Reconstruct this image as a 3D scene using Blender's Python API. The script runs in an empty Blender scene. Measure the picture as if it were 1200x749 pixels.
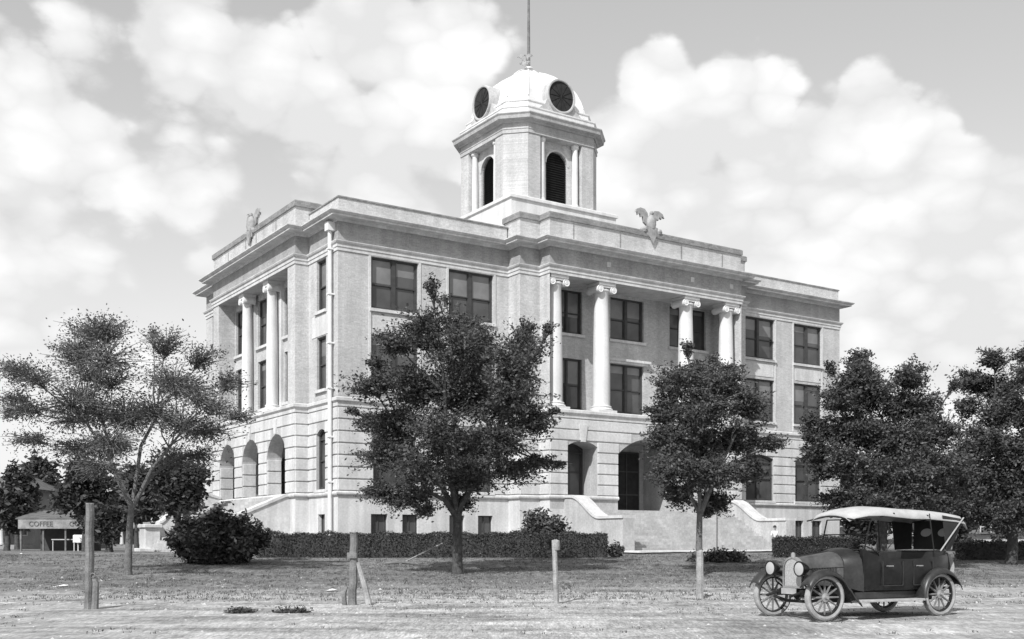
import bpy, bmesh, math, random
import numpy as np
from mathutils import Vector, Matrix
R = math.radians; PI = math.pi
scene = bpy.context.scene
col = scene.collection
F = 1284.0; HX = 600.0; HY = 635.0; EYE = 1.45     # focal length in photo pixels, principal column, horizon row, eye height

def tag(o, label=None, cat=None, group=None, kind=None):
    if label: o['label'] = label
    if cat: o['category'] = cat
    if group: o['group'] = group
    if kind: o['kind'] = kind
    return o
def empty(name, loc, rz=0):
    o = bpy.data.objects.new(name, None); col.objects.link(o)
    o.location = loc; o.rotation_euler = (0, 0, rz); o.empty_display_size = .3
    return o
def copy_tree(o, parent=None):
    c = o.copy(); col.objects.link(c); c.parent = parent
    for ch in list(o.children): copy_tree(ch, c)
    return c
def smooth01(t): t = max(0, min(1, t)); return t*t*(3-2*t)
def gz(Y):
    pts = [(-1e9, 0), (27, 0), (40, .3), (50, .72), (60, .85), (1e9, .85)]
    for (a, b), (c, d) in zip(pts, pts[1:]):
        if Y <= c:
            return b if b == d else b+(d-b)*(Y-a)/(c-a)
    return .85

# ---------------------------------------------------------------- materials (a monochrome photograph: every value is a grey)
def nodes(m):
    m.use_nodes = True; nt = m.node_tree; return nt, nt.nodes, nt.links
def mat(name, v, rough=.8, var=.12, scale=2.0, fine=0.0, fscale=30, bump=0.0, bscale=20, metal=0, spec=.3, streak=0):
    m = bpy.data.materials.new(name); nt, N, L = nodes(m)
    b = N['Principled BSDF']; b.inputs['Roughness'].default_value = rough; b.inputs['Metallic'].default_value = metal
    b.inputs['Specular IOR Level'].default_value = spec
    tc = N.new('ShaderNodeTexCoord')
    n = N.new('ShaderNodeTexNoise'); n.inputs['Scale'].default_value = scale; n.inputs['Detail'].default_value = 6
    L.new(tc.outputs['Object'], n.inputs['Vector'])
    mr = N.new('ShaderNodeMapRange'); mr.inputs[1].default_value = .3; mr.inputs[2].default_value = .7
    mr.inputs[3].default_value = v*(1-var); mr.inputs[4].default_value = v*(1+var)
    L.new(n.outputs['Fac'], mr.inputs[0]); last = mr.outputs[0]
    def mul(sock, s, d, amt, vec=None):
        n2 = N.new('ShaderNodeTexNoise'); n2.inputs['Scale'].default_value = s; n2.inputs['Detail'].default_value = d
        L.new(vec or tc.outputs['Object'], n2.inputs['Vector'])
        r = N.new('ShaderNodeMapRange'); r.inputs[1].default_value = .3; r.inputs[2].default_value = .7
        r.inputs[3].default_value = 1-amt; r.inputs[4].default_value = 1+amt; L.new(n2.outputs['Fac'], r.inputs[0])
        mm = N.new('ShaderNodeMath'); mm.operation = 'MULTIPLY'; L.new(sock, mm.inputs[0]); L.new(r.outputs[0], mm.inputs[1])
        return mm.outputs[0], n2.outputs['Fac']
    if fine: last, _ = mul(last, fscale, 2, fine)
    if streak:
        mp = N.new('ShaderNodeMapping'); mp.inputs['Scale'].default_value = (1.6, 1.6, .12); L.new(tc.outputs['Object'], mp.inputs[0])
        last, _ = mul(last, 1.5, 5, streak, mp.outputs[0])
    L.new(last, b.inputs['Base Color'])
    if bump:
        n3 = N.new('ShaderNodeTexNoise'); n3.inputs['Scale'].default_value = bscale; n3.inputs['Detail'].default_value = 4
        L.new(tc.outputs['Object'], n3.inputs['Vector'])
        bp = N.new('ShaderNodeBump'); bp.inputs['Strength'].default_value = bump; bp.inputs['Distance'].default_value = .02
        L.new(n3.outputs['Fac'], bp.inputs['Height']); L.new(bp.outputs[0], b.inputs['Normal'])
    return m
def brick_mat(name, v, v2, rotx=False):
    m = bpy.data.materials.new(name); nt, N, L = nodes(m); b = N['Principled BSDF']; b.inputs['Roughness'].default_value = .88
    b.inputs['Specular IOR Level'].default_value = .2
    tc = N.new('ShaderNodeTexCoord')
    # bricks run along x+y horizontally (walls are axis aligned in the building's own frame) and stack in z
    sx = N.new('ShaderNodeSeparateXYZ'); L.new(tc.outputs['Object'], sx.inputs[0])
    ad = N.new('ShaderNodeMath'); L.new(sx.outputs[0], ad.inputs[0]); L.new(sx.outputs[1], ad.inputs[1])
    cb = N.new('ShaderNodeCombineXYZ'); L.new(ad.outputs[0], cb.inputs[0]); L.new(sx.outputs[2], cb.inputs[1])
    br = N.new('ShaderNodeTexBrick'); br.inputs['Scale'].default_value = 1
    br.inputs['Brick Width'].default_value = .23; br.inputs['Row Height'].default_value = .085; br.inputs['Mortar Size'].default_value = .008
    br.inputs['Color1'].default_value = (v,)*3+(1,); br.inputs['Color2'].default_value = (v2,)*3+(1,); br.inputs['Mortar'].default_value = (v*1.15,)*3+(1,)
    L.new(cb.outputs[0], br.inputs['Vector'])
    bw = N.new('ShaderNodeRGBToBW'); L.new(br.outputs['Color'], bw.inputs[0]); last = bw.outputs[0]
    for s, a, sc in ((.7, .10, (1, 1, 1)), (12, .13, (1, 1, 1)), (1.3, .12, (1.5, 1.5, .1))):
        mp = N.new('ShaderNodeMapping'); mp.inputs['Scale'].default_value = sc; L.new(tc.outputs['Object'], mp.inputs[0])
        n = N.new('ShaderNodeTexNoise'); n.inputs['Scale'].default_value = s; n.inputs['Detail'].default_value = 4; L.new(mp.outputs[0], n.inputs['Vector'])
        r = N.new('ShaderNodeMapRange'); r.inputs[1].default_value = .3; r.inputs[2].default_value = .7; r.inputs[3].default_value = 1-a; r.inputs[4].default_value = 1+a
        L.new(n.outputs['Fac'], r.inputs[0])
        mm = N.new('ShaderNodeMath'); mm.operation = 'MULTIPLY'; L.new(last, mm.inputs[0]); L.new(r.outputs[0], mm.inputs[1]); last = mm.outputs[0]
    L.new(last, b.inputs['Base Color'])
    bp = N.new('ShaderNodeBump'); bp.inputs['Strength'].default_value = .4; bp.inputs['Distance'].default_value = .01
    L.new(br.outputs['Fac'], bp.inputs['Height']); bp.invert = True; L.new(bp.outputs[0], b.inputs['Normal'])
    return m
def leaf_mat(name, v, var=.45, trans=.25):
    m = bpy.data.materials.new(name); nt, N, L = nodes(m); b = N['Principled BSDF']
    b.inputs['Roughness'].default_value = .55; b.inputs['Specular IOR Level'].default_value = .35
    g = N.new('ShaderNodeNewGeometry')
    mr = N.new('ShaderNodeMapRange'); mr.inputs[3].default_value = v*(1-var); mr.inputs[4].default_value = v*(1+var)
    L.new(g.outputs['Random Per Island'], mr.inputs[0]); L.new(mr.outputs[0], b.inputs['Base Color'])
    t = N.new('ShaderNodeBsdfTranslucent'); L.new(mr.outputs[0], t.inputs['Color'])
    mx = N.new('ShaderNodeMixShader'); mx.inputs[0].default_value = trans
    L.new(b.outputs[0], mx.inputs[1]); L.new(t.outputs[0], mx.inputs[2]); L.new(mx.outputs[0], N['Material Output'].inputs[0])
    return m
M = {}
M['stone'] = mat('pale_limestone', .57, .8, .11, .8, .09, 9, .3, 12, streak=.14)
M['column'] = mat('white_column_stone', .67, .75, .06, .8, .05, 9, .2, 12, streak=.06)
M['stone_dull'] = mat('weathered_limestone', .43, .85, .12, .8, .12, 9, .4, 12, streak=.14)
M['brick'] = brick_mat('buff_brick', .44, .54)
M['brick_dark'] = brick_mat('dark_coping_brick', .20, .30)
M['brick_shaded'] = brick_mat('frieze_brick_shade', .30, .37)  # brick colour darkened to deepen the cornice shadow on the frieze
M['dome'] = mat('white_painted_dome_metal', .68, .65, .09, .7, .06, 12, .2, 8, streak=.12)
M['glass'] = mat('window_glass', .085, .12, .35, .6, spec=.5)
M['glass_pale'] = mat('window_glass_with_blind', .20, .25, .25, .8, spec=.5)
M['frame'] = mat('dark_sash_wood', .06, .6, .2, 3)
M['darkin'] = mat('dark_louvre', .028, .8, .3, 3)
M['eagle'] = mat('weathered_terracotta', .32, .85, .3, 3)
M['roof'] = mat('flat_roof_tar', .25, .9, .15, 1)
M['pipe'] = mat('white_drainpipe', .75, .6, .05, 2)
M['bark'] = mat('tree_bark', .07, .95, .35, 6, .25, 25, .8, 18)
M['bark_lt'] = mat('pale_tree_bark', .14, .95, .3, 6, .25, 25, .8, 18)
M['post'] = mat('weathered_post_wood', .17, .95, .3, 4, .2, 30, .6, 25)
M['post_lt'] = mat('sun_bleached_post_wood', .30, .95, .25, 4, .2, 30, .6, 25)
M['leaf'] = leaf_mat('dark_tree_leaves', .085, .6)
M['leaf_dk'] = leaf_mat('deep_grey_leaves', .06)  # darker leaf grey for most background trees and the distant wood
M['leaf_airy'] = leaf_mat('airy_tree_leaves', .12)
M['leaf_bush'] = leaf_mat('glossy_bush_leaves', .075, .85, .12)
M['leaf_hedge'] = leaf_mat('hedge_leaves', .055, .6, .1)
M['core'] = mat('foliage_interior', .018, 1, .4, 6, .3, 30)
M['paint'] = mat('dark_car_paint', .010, .3, .5, 2.5, .3, 14, spec=.35)
M['paint_dust'] = mat('dusty_hood_paint', .07, .33, .35, 4, .15, 20, spec=.5)
M['cowl'] = mat('cowl_paint', .03, .36, .3, 4, .15, 20)
M['fender'] = mat('dusty_black_fender', .03, .38, .4, 4, .2, 20, spec=.5)
M['canvas'] = mat('pale_canvas_top', .42, .9, .12, 5, .08, 60, .3, 40)
M['canvas_in'] = mat('dark_side_curtain', .03, .9, .2, 5)
M['leather'] = mat('black_leather', .025, .5, .3, 6)
M['rubber'] = mat('dusty_grey_tyre', .30, .9, .25, 8, .12, 40)
M['spoke'] = mat('wood_wheel_spoke', .16, .6, .25, 8)
M['hub'] = mat('wheel_hub_metal', .45, .35, .2, 9, metal=.7)
M['nickel'] = mat('nickel_shell', .42, .3, .1, 5, metal=.6)
M['lens'] = mat('headlamp_glass', .42, .15, .05, 5, spec=.6)
M['radiator'] = mat('radiator_core', .38, .5, .2, 40, .2, 90)
M['chassis'] = mat('chassis_black', .02, .6, .3, 5)
M['board'] = mat('running_board', .36, .5, .15, 8)
M['skin'] = mat('skin', .35, .6, .05, 5)
M['hair'] = mat('dark_hair', .03, .7, .2, 20)
M['shirt'] = mat('white_shirt', .75, .85, .05, 5)
M['trouser'] = mat('dark_trousers', .05, .85, .1, 5)
M['clap'] = mat('white_clapboard', .5, .8, .1, 1, .08, 10)
M['clap_grey'] = mat('grey_clapboard', .26, .85, .15, 1, .08, 10)
M['shingle'] = mat('roof_shingles', .13, .9, .25, 2, .2, 15)
M['black'] = mat('black_lettering', .02, .8, .1, 3)
M['lettering'] = mat('faded_lettering', .12, .8, .3, 6)
M['signb'] = mat('weathered_sign_board', .26, .85, .3, 2, .15, 12)
M['concrete'] = mat('concrete_walk', .46, .9, .12, .8, .1, 10, .3, 15)
M['paper'] = mat('scrap_paper', .8, .8, .05, 5)
M['weed'] = leaf_mat('dry_weeds', .13, .5, .2)

# ---------------------------------------------------------------- mesh builder
class MB:
    def __init__(s): s.v = []; s.f = []; s.smooth = []
    def add(s, vs, fs, sm=False):
        o = len(s.v); s.v += [tuple(x) for x in vs]; s.f += [tuple(o+i for i in q) for q in fs]; s.smooth += [sm]*len(fs); return s
    def box(s, x0, x1, y0, y1, z0, z1):
        v = [(x0,y0,z0),(x1,y0,z0),(x1,y1,z0),(x0,y1,z0),(x0,y0,z1),(x1,y0,z1),(x1,y1,z1),(x0,y1,z1)]
        return s.add(v, [(0,3,2,1),(4,5,6,7),(0,1,5,4),(1,2,6,5),(2,3,7,6),(3,0,4,7)])
    def bbox(s, x0, x1, y0, y1, z0, z1, b=.02):      # box with bevelled vertical and top edges
        ring = lambda i: [(x0+i,y0+b+i-b*0,0)]
        def r(i, z):
            c = b
            return [(x0+i+c,y0+i,z),(x1-i-c,y0+i,z),(x1-i,y0+i+c,z),(x1-i,y1-i-c,z),(x1-i-c,y1-i,z),(x0+i+c,y1-i,z),(x0+i,y1-i-c,z),(x0+i,y0+i+c,z)]
        v = r(0,z0)+r(0,z1-b)+r(b,z1); fs = [tuple(range(7,-1,-1)), tuple(range(16,24))]
        for k in (0,8):
            for i in range(8): j=(i+1)%8; fs.append((k+i,k+j,k+8+j,k+8+i))
        return s.add(v, fs)
    def quad(s, *p): return s.add(p, [tuple(range(len(p)))])
    def tube(s, pts, rad, n=8, cap=True, sm=True):
        pts = [Vector(p) for p in pts]; rads = rad if isinstance(rad, (list, tuple)) else [rad]*len(pts)
        vs = []; fs = []; ref = None
        for i, p in enumerate(pts):
            t = (pts[min(i+1,len(pts)-1)]-pts[max(i-1,0)]); t = t.normalized() if t.length > 1e-9 else Vector((0,0,1))
            if ref is None: ref = t.orthogonal().normalized()
            ref = (ref-t*ref.dot(t)); ref = ref.normalized() if ref.length > 1e-6 else t.orthogonal().normalized()
            b = t.cross(ref)
            for k in range(n):
                a = 2*PI*k/n; vs.append(p+(ref*math.cos(a)+b*math.sin(a))*rads[i])
        for i in range(len(pts)-1):
            for k in range(n):
                j = (k+1)%n; fs.append((i*n+k, i*n+j, (i+1)*n+j, (i+1)*n+k))
        if cap: fs += [tuple(range(n-1,-1,-1)), tuple(range((len(pts)-1)*n, len(pts)*n))]
        return s.add(vs, fs, sm)
    def lathe(s, prof, n=24, c=(0,0,0), axis='z', sm=True, a0=0, a1=2*PI):
        full = abs(a1-a0-2*PI) < 1e-6; m = n if full else n+1
        vs = []; fs = []
        for r, z in prof:
            for k in range(m):
                a = a0+(a1-a0)*k/n; x, y = r*math.cos(a), r*math.sin(a)
                p = (x,y,z) if axis == 'z' else ((z,x,y) if axis == 'x' else (y,z,x))
                vs.append((c[0]+p[0], c[1]+p[1], c[2]+p[2]))
        for i in range(len(prof)-1):
            for k in range(n):
                j = (k+1)%m; fs.append((i*m+k, i*m+j, (i+1)*m+j, (i+1)*m+k))
        return s.add(vs, fs, sm)
    def prism(s, poly, d, axis='y'):                  # poly of (a,b) extruded along axis between d[0] and d[1]
        n = len(poly)
        f = {'y': lambda a,b,t:(a,t,b), 'x': lambda a,b,t:(t,a,b), 'z': lambda a,b,t:(a,b,t)}[axis]
        v = [f(a,b,d[0]) for a,b in poly]+[f(a,b,d[1]) for a,b in poly]
        return s.add(v, [tuple(range(n)), tuple(range(2*n-1,n-1,-1))]+[(i,i+n,(i+1)%n+n,(i+1)%n) for i in range(n)])
    def sweep(s, path, prof, closed=True):           # path in plan (counter-clockwise), prof = (out, z), mitred
        n = len(path); m = len(prof); vs = []; fs = []
        for i, p in enumerate(path):
            p = Vector(p)
            a = Vector(path[i-1]) if (closed or i > 0) else None
            b = Vector(path[(i+1)%n]) if (closed or i < n-1) else None
            ds = []
            if a is not None: ds.append((p-a).normalized())
            if b is not None: ds.append((b-p).normalized())
            ns = [Vector((d.y,-d.x)) for d in ds]
            mit = ns[0] if len(ns) == 1 else (ns[0]+ns[1])/(1+ns[0].dot(ns[1]))
            for o, z in prof: vs.append((p.x+mit.x*o, p.y+mit.y*o, z))
        for i in range(n if closed else n-1):
            j = (i+1)%n
            for k in range(m-1): fs.append((i*m+k, j*m+k, j*m+k+1, i*m+k+1))
        return s.add(vs, fs)
    def xf(s, mtx):
        s.v = [tuple(mtx @ Vector(p)) for p in s.v]; return s
    def build(s, name, m, parent=None, loc=(0,0,0), rz=0, fix=True):
        me = bpy.data.meshes.new(name); me.from_pydata(s.v, [], s.f); me.update()
        if any(s.smooth): me.polygons.foreach_set('use_smooth', s.smooth)
        if fix:
            bm = bmesh.new(); bm.from_mesh(me); bmesh.ops.remove_doubles(bm, verts=bm.verts, dist=.0005)
            bmesh.ops.recalc_face_normals(bm, faces=bm.faces); bm.to_mesh(me); bm.free()
        o = bpy.data.objects.new(name, me); me.materials.append(m); col.objects.link(o)
        o.location = loc; o.rotation_euler = (0,0,rz); o.parent = parent
        if any(s.smooth):
            try: me.set_sharp_from_angle(angle=R(38))
            except Exception: pass
        return o

# ================================================================= THE COURTHOUSE
YAW = math.atan2(.5519196524, .8338972942)
U = (math.cos(YAW), math.sin(YAW)); V = (-U[1], U[0]); C0 = (-9.215, 58.0)
GB = .80                                             # level of the ground round the building
L_, W_ = 39.7, 21.8
ch = empty('courthouse', (C0[0], C0[1], GB), YAW)
tag(ch, 'large pale brick courthouse of three storeys with columned porticoes and a domed clock tower', 'courthouse')
Z0 = -GB
def cb(mb, name, m, parent=ch, loc=(0,0,0), rz=0, fix=True):   # building parts: coordinates are (u, v, absolute height)
    off = Z0 if parent is ch else 0
    return mb.build(name, m, parent, (loc[0], loc[1], loc[2]+off), rz, fix)

def wall(mb, p0, d, length, z0, z1, ops, t=.35, seg=10):
    """front sheet with rectangular / arched openings and their reveals. ops: (a0,a1,b0,b1,rise)"""
    dx, dy = d; nx, ny = dy, -dx
    P = lambda a, o, z: (p0[0]+dx*a+nx*o, p0[1]+dy*a+ny*o, z)
    As = sorted({0, length}|{o[0] for o in ops}|{o[1] for o in ops}); Zs = sorted({z0, z1}|{o[2] for o in ops}|{o[3] for o in ops})
    for a, b in zip(As, As[1:]):
        for c, e in zip(Zs, Zs[1:]):
            mx, mz = (a+b)/2, (c+e)/2
            if any(o[0] < mx < o[1] and o[2] < mz < o[3] for o in ops): continue
            mb.quad(P(a,0,c), P(b,0,c), P(b,0,e), P(a,0,e))
    for a0, a1, b0, b1, rise in ops:
        zs = b1-rise
        mb.quad(P(a0,0,b0), P(a0,-t,b0), P(a0,-t,zs), P(a0,0,zs)); mb.quad(P(a1,0,b0), P(a1,-t,b0), P(a1,-t,zs), P(a1,0,zs))
        mb.quad(P(a0,0,b0), P(a1,0,b0), P(a1,-t,b0), P(a0,-t,b0))
        if rise <= 0: mb.quad(P(a0,0,b1), P(a1,0,b1), P(a1,-t,b1), P(a0,-t,b1)); continue
        arc = arch_pts(a0, a1, zs, rise, seg)
        for (xa, za), (xb, zb) in zip(arc, arc[1:]):
            mb.quad(P(xa,0,za), P(xb,0,zb), P(xb,0,b1), P(xa,0,b1)) if (za < b1-1e-5 or zb < b1-1e-5) else None
            mb.quad(P(xa,0,za), P(xb,0,zb), P(xb,-t,zb), P(xa,-t,za))
def arch_pts(a0, a1, zs, rise, seg=10):
    h = (a1-a0)/2; r = (h*h+rise*rise)/(2*rise); cz = zs+rise-r; A = math.asin(min(1, h/r))
    if rise > h: A = PI-A
    return [((a0+a1)/2+r*math.sin(-A+2*A*i/seg), cz+r*math.cos(-A+2*A*i/seg)) for i in range(seg+1)]
def halfw(op, z):
    a0, a1, b0, b1, rise = op; h = (a1-a0)/2
    if rise <= 0 or z <= b1-rise: return h
    if z >= b1: return 0
    r = (h*h+rise*rise)/(2*rise); cz = b1-r; return math.sqrt(max(0, r*r-(z-cz)**2))
def rust(mb, p0, d, length, z0, z1, ops, pitch=.62, gap=.075, pr=.06, e0=0, e1=0):
    dx, dy = d; nx, ny = dy, -dx; n = max(1, round((z1-z0)/pitch)); pitch = (z1-z0)/n
    for i in range(n):
        c, e = z0+i*pitch+gap/2, z0+(i+1)*pitch-gap/2
        cuts = []
        for o in ops:
            if o[2] < e and o[3] > c:
                w = halfw(o, c)
                if w > .05: cuts.append(((o[0]+o[1])/2-w, (o[0]+o[1])/2+w))
        cuts.sort(); a = -e0; segs = []
        for q0, q1 in cuts: segs.append((a, q0)); a = q1
        segs.append((a, length+e1))
        for a, b in segs:
            if b-a < .05: continue
            q = .02
            P = lambda a, o, z: (p0[0]+dx*a+nx*o, p0[1]+dy*a+ny*o, z)
            v = [P(a,0,c),P(b,0,c),P(b,pr-q,c),P(a,pr-q,c),P(a,0,e),P(b,0,e),P(b,pr-q,e),P(a,pr-q,e),
                 P(a+q,pr,c+q),P(b-q,pr,c+q),P(b-q,pr,e-q),P(a+q,pr,e-q)]
            mb.add(v, [(0,1,2,3),(4,7,6,5),(0,3,7,4),(1,5,6,2),(3,2,9,8),(2,6,10,9),(6,7,11,10),(7,3,8,11),(8,9,10,11)])

# --- plan
FR = [(0,0),(10.8,0),(10.8,-1.2),(12.2,-1.2),(12.2,-2.2),(27.5,-2.2),(27.5,-1.2),(28.9,-1.2),(28.9,0),(L_,0)]
outline = FR+[(L_,3.9),(L_+.8,3.9),(L_+.8,17.9),(L_,17.9),(L_,W_),(0,W_),(0,17.9),(-.8,17.9),(-.8,3.9),(0,3.9)]
ZS, ZT = 9.15, 16.9                                   # string course top, soffit of the entablature
# storeys: basement 0.8-4.0, rusticated 4.0-8.65, upper brick 9.15-16.9
W3, W2, W1, WB = (14.05, 16.85), (9.75, 12.65), (4.3, 7.45), (1.25, 2.95)
def seg_of(p, q):
    d = (Vector(q)-Vector(p)); l = d.length; d.normalize(); return p, (d.x, d.y), l
winlist = []   # (style, point, dir, a0, a1, z0, z1, rise)
front_w = {0: [(1.95,4.82),(6.78,9.75)], 8: [(1.05,4.02),(5.98,8.85)]}
basement = MB(); lower = MB(); rus = MB(); upper = MB()
nO = len(outline)
for i in range(nO):
    p, d, l = seg_of(outline[i], outline[(i+1)%nO])
    opsB = []; ops1 = []; ops2 = []
    if i in front_w:
        for a0, a1 in front_w[i]:
            m_ = (a0+a1)/2
            for s in (-1, 1): opsB.append((m_+s*.95-.5, m_+s*.95+.5, WB[0], WB[1], 0))
            ops1.append((a0+.1, a1-.1, W1[0], W1[1], .28)); ops2 += [(a0,a1,*W2,0),(a0,a1,*W3,0)]
    elif i == 4:      # front portico
        ops1 = [(1.25,3.45,4.05,7.35,.32),(5.0,10.4,3.35,7.75,1.05),(11.95,14.05,4.05,7.35,.32)]
        opsB = []
    elif i in (9, 13, 15, 19):   # side wings beside the side pavilions
        m_ = 1.95 if i in (9, 15) else l-1.95
        m_ = {9:1.95,13:1.95,15:1.95,19:l-2.15}[i]
        for st, z in ((ops1, (W1[0], W1[1]+.15)), (ops2, W2), (ops2, W3)): st.append((m_-.62, m_+.62, z[0], z[1], .3 if st is ops1 else 0))
        opsB.append((m_-.45, m_+.45, *WB, 0))
    elif i in (11, 17):          # side pavilions with three arches
        for k in (-1,0,1): ops1.append((7+k*4.2-1.45, 7+k*4.2+1.45, 4.05, 7.65, 1.25))
    elif i == 14:
        for k in range(8):
            m_ = 3.5+k*4.65
            ops1.append((m_-1.3, m_+1.3, *W1, .28)); ops2 += [(m_-1.3,m_+1.3,*W2,0),(m_-1.3,m_+1.3,*W3,0)]
    zlow = 3.35 if i == 4 else 4.0
    if i == 4: wall(basement, p, d, l, .4, zlow, [])
    else: wall(basement, p, d, l, .4, 4.0, opsB)
    wall(lower, p, d, l, zlow, 8.7, ops1, .35 if i not in (4, 11, 17) else (1.5 if i == 4 else .9), 14)
    rust(rus, p, d, l, 4.16, 8.62, ops1, e0=0, e1=0)
    if i not in (4, 11, 17):
        wall(upper, p, d, l, 8.7, ZT+.6, ops2)
    else: wall(upper, p, d, l, 8.7, ZS, [])
    if i not in (4, 11, 17):
        for o in opsB: winlist.append(('b', p, d, *o))
        for o in ops1: winlist.append(('1', p, d, *o))
        for o in ops2: winlist.append(('2' if o[2] < 12 else '3', p, d, *o))
    if i == 4:
        for o in ops1: winlist.append(('door' if o[1]-o[0] > 4 else 'port', p, d, *o))
    if i in (11, 17):
        for o in ops1: winlist.append(('port', p, d, *o))
# recessed upper walls behind the columns
def recess(p, d, length, depth, ops, pier):
    """p,d: line of the front plane. recess from a=pier..length-pier, depth inward, plus end returns"""
    dx, dy = d; nx, ny = dy, -dx
    q = (p[0]+dx*pier-nx*depth, p[1]+dy*pier-ny*depth)
    wall(upper, q, d, length-2*pier, ZS, ZT, ops)
    P = lambda a, o, z: (p[0]+dx*a+nx*o, p[1]+dy*a+ny*o, z)
    for a in (pier, length-pier): upper.quad(P(a,0,ZS), P(a,-depth,ZS), P(a,-depth,ZT), P(a,0,ZT))
    for a0, a1 in ((0,pier),(length-pier,length)):
        if a1 > a0: upper.quad(P(a0,0,ZS), P(a1,0,ZS), P(a1,0,ZT), P(a0,0,ZT))
    upper.quad(P(0,0,ZT), P(length,0,ZT), P(length,-depth,ZT), P(0,-depth,ZT))     # soffit
    upper.quad(P(0,0,ZS-.01), P(length,0,ZS-.01), P(length,-depth,ZS-.01), P(0,-depth,ZS-.01))
    for o in ops: winlist.append(('p', q, d, *o))
p, d, l = seg_of(outline[4], outline[5])
opsP = [(a0-12.4,a1-12.4,z0,z1,0) for a0,a1 in ((13.1,16.3),(18.5,21.2),(23.4,26.6)) for z0,z1 in ((9.5,12.6),(14.1,16.75))]
# front portico recess (front plane v=-2.2, recess wall v=.15)
q = (12.4, .15)
wall(upper, q, (1,0), 14.9, ZS, ZT, opsP)
for o in opsP: winlist.append(('p' if o[1]-o[0] > 3 else 'pc', q, (1,0), *o))
for uu in (12.4, 27.3):
    upper.quad((uu,-1.2,ZS),(uu,.15,ZS),(uu,.15,ZT),(uu,-1.2,ZT))
upper.quad((12.2,-1.2,ZS),(12.4,-1.2,ZS),(12.4,-1.2,ZT),(12.2,-1.2,ZT)); upper.quad((27.3,-1.2,ZS),(27.5,-1.2,ZS),(27.5,-1.2,ZT),(27.3,-1.2,ZT))
upper.quad((12.2,-2.2,ZT),(27.5,-2.2,ZT),(27.5,.15,ZT),(12.2,.15,ZT)); upper.quad((12.2,-2.2,ZS-.01),(27.5,-2.2,ZS-.01),(27.5,.15,ZS-.01),(12.2,.15,ZS-.01))
for i in (11, 17):
    p, d, l = seg_of(outline[i], outline[(i+1)%nO])
    ops = [(7+k*4.2-.85-1.1, 7+k*4.2+1.15-1.3+.0+.0, z0, z1, 0) for k in (-1,0,1) for z0, z1 in ((9.6,12.7),(13.6,16.4))]
    recess(p, d, l, 1.1, [(c_-1.12, c_+1.12, z0, z1, 0) for c_ in (1.3,5.3,9.7) for z0, z1 in ((9.7,12.7),(13.6,16.5))], 1.1)
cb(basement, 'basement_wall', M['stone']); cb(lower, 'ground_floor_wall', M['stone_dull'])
for k in (-1,0,1):
    for va in (10.9+k*4.2+1.45,): rust(rus, (-.78, va), (1,0), .84, 4.16, 6.3, [])
cb(rus, 'rustication', M['stone'])
cb(upper, 'brick_wall', M['brick'])
# mouldings swept round the whole outline
cb(MB().sweep([(22.6,-2.2)]+outline[5:]+outline[:5]+[(17.2,-2.2)], [(0,3.93),(.10,3.93),(.14,4.0),(.14,4.08),(.07,4.15),(0,4.15)], False), 'water_table', M['stone'])
cb(MB().sweep(outline, [(0,8.66),(.05,8.66),(.05,8.85),(.16,8.95),(.16,9.1),(.08,9.15),(-1.0,9.16)][:6]), 'string_course', M['stone'])
cb(MB().sweep(outline, [(0,ZT),(.05,ZT),(.05,17.08),(.09,17.09),(.09,17.24),(.16,17.30),(.2,17.38),(.2,17.42),(0,17.44)]), 'architrave', M['stone'])
cb(MB().sweep(outline, [(.0,17.4),(.0,18.46)]), 'frieze', M['brick_shaded'])
cb(MB().sweep(outline, [(0,18.44),(.06,18.44),(.10,18.52),(.16,18.56),(.60,18.57),(.60,18.66),(.68,18.70),(.76,18.78),(.76,18.83),(0,18.90)]), 'cornice', M['stone'])
wings = [[(28.9,.3),(28.9,0),(L_,0),(L_,3.9)], [(L_,17.9),(L_,W_),(0,W_),(0,17.9)], [(0,3.9),(0,0),(10.8,0),(10.8,.3)]]
for wp in wings:
    pp = cb(MB().sweep(wp, [(-.03,18.85),(-.03,18.98),(-.06,19.0),(-.06,19.74)], False), 'parapet', M['brick'])
    MB().sweep(wp, [(-.06,19.73),(.0,19.74),(.0,19.80),(-.03,19.83),(-.45,19.84),(-.45,18.9)], False).build('coping', M['brick_dark'], pp)
# raised parapets over the three porticoes
def raised(poly, name='raised_parapet'):
    m = MB(); m.sweep(poly, [(.01,18.84),(.01,19.0),(-.03,19.02),(-.03,20.0),(.0,20.02),(.0,20.1)])
    rp = cb(m, name, M['brick'])
    t = MB().sweep(poly, [(.0,20.08),(.07,20.10),(.07,20.40),(.0,20.46)]); t.add([(x,y,20.46) for x,y in poly], [tuple(range(len(poly)))])
    t.build('raised_coping', M['brick_dark'], rp)
    return rp
rp1 = raised([(10.8,-1.2),(12.2,-1.2),(12.2,-2.2),(27.5,-2.2),(27.5,-1.2),(28.9,-1.2),(28.9,.5),(10.8,.5)])
raised([(-.8,17.9),(-.8,3.9),(.7,3.9),(.7,17.9)][::1])
raised([(L_+.8,3.9),(L_+.8,17.9),(L_-.7,17.9),(L_-.7,3.9)])
for uu in (13.9,17.4,22.3,25.8): cb(MB().box(uu-.03,uu+.03,-2.205,-2.12,19.05,20.0), 'parapet_joint', M['brick_dark'])
for vv in (6.8,10.0,11.8,15): cb(MB().box(-.80,-.74,vv-.03,vv+.03,19.05,20.0), 'parapet_joint', M['brick_dark'])
for uu in (16.5, 23.2, 26.6): cb(MB().box(uu-.14,uu+.14,-2.24,-2.19,17.8,18.1), 'frieze_medallion', M['stone'])
rf = MB(); rf.add([(x,y,19.0) for x,y in outline], [tuple(range(nO))]); cb(rf, 'roof', M['roof'])

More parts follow.
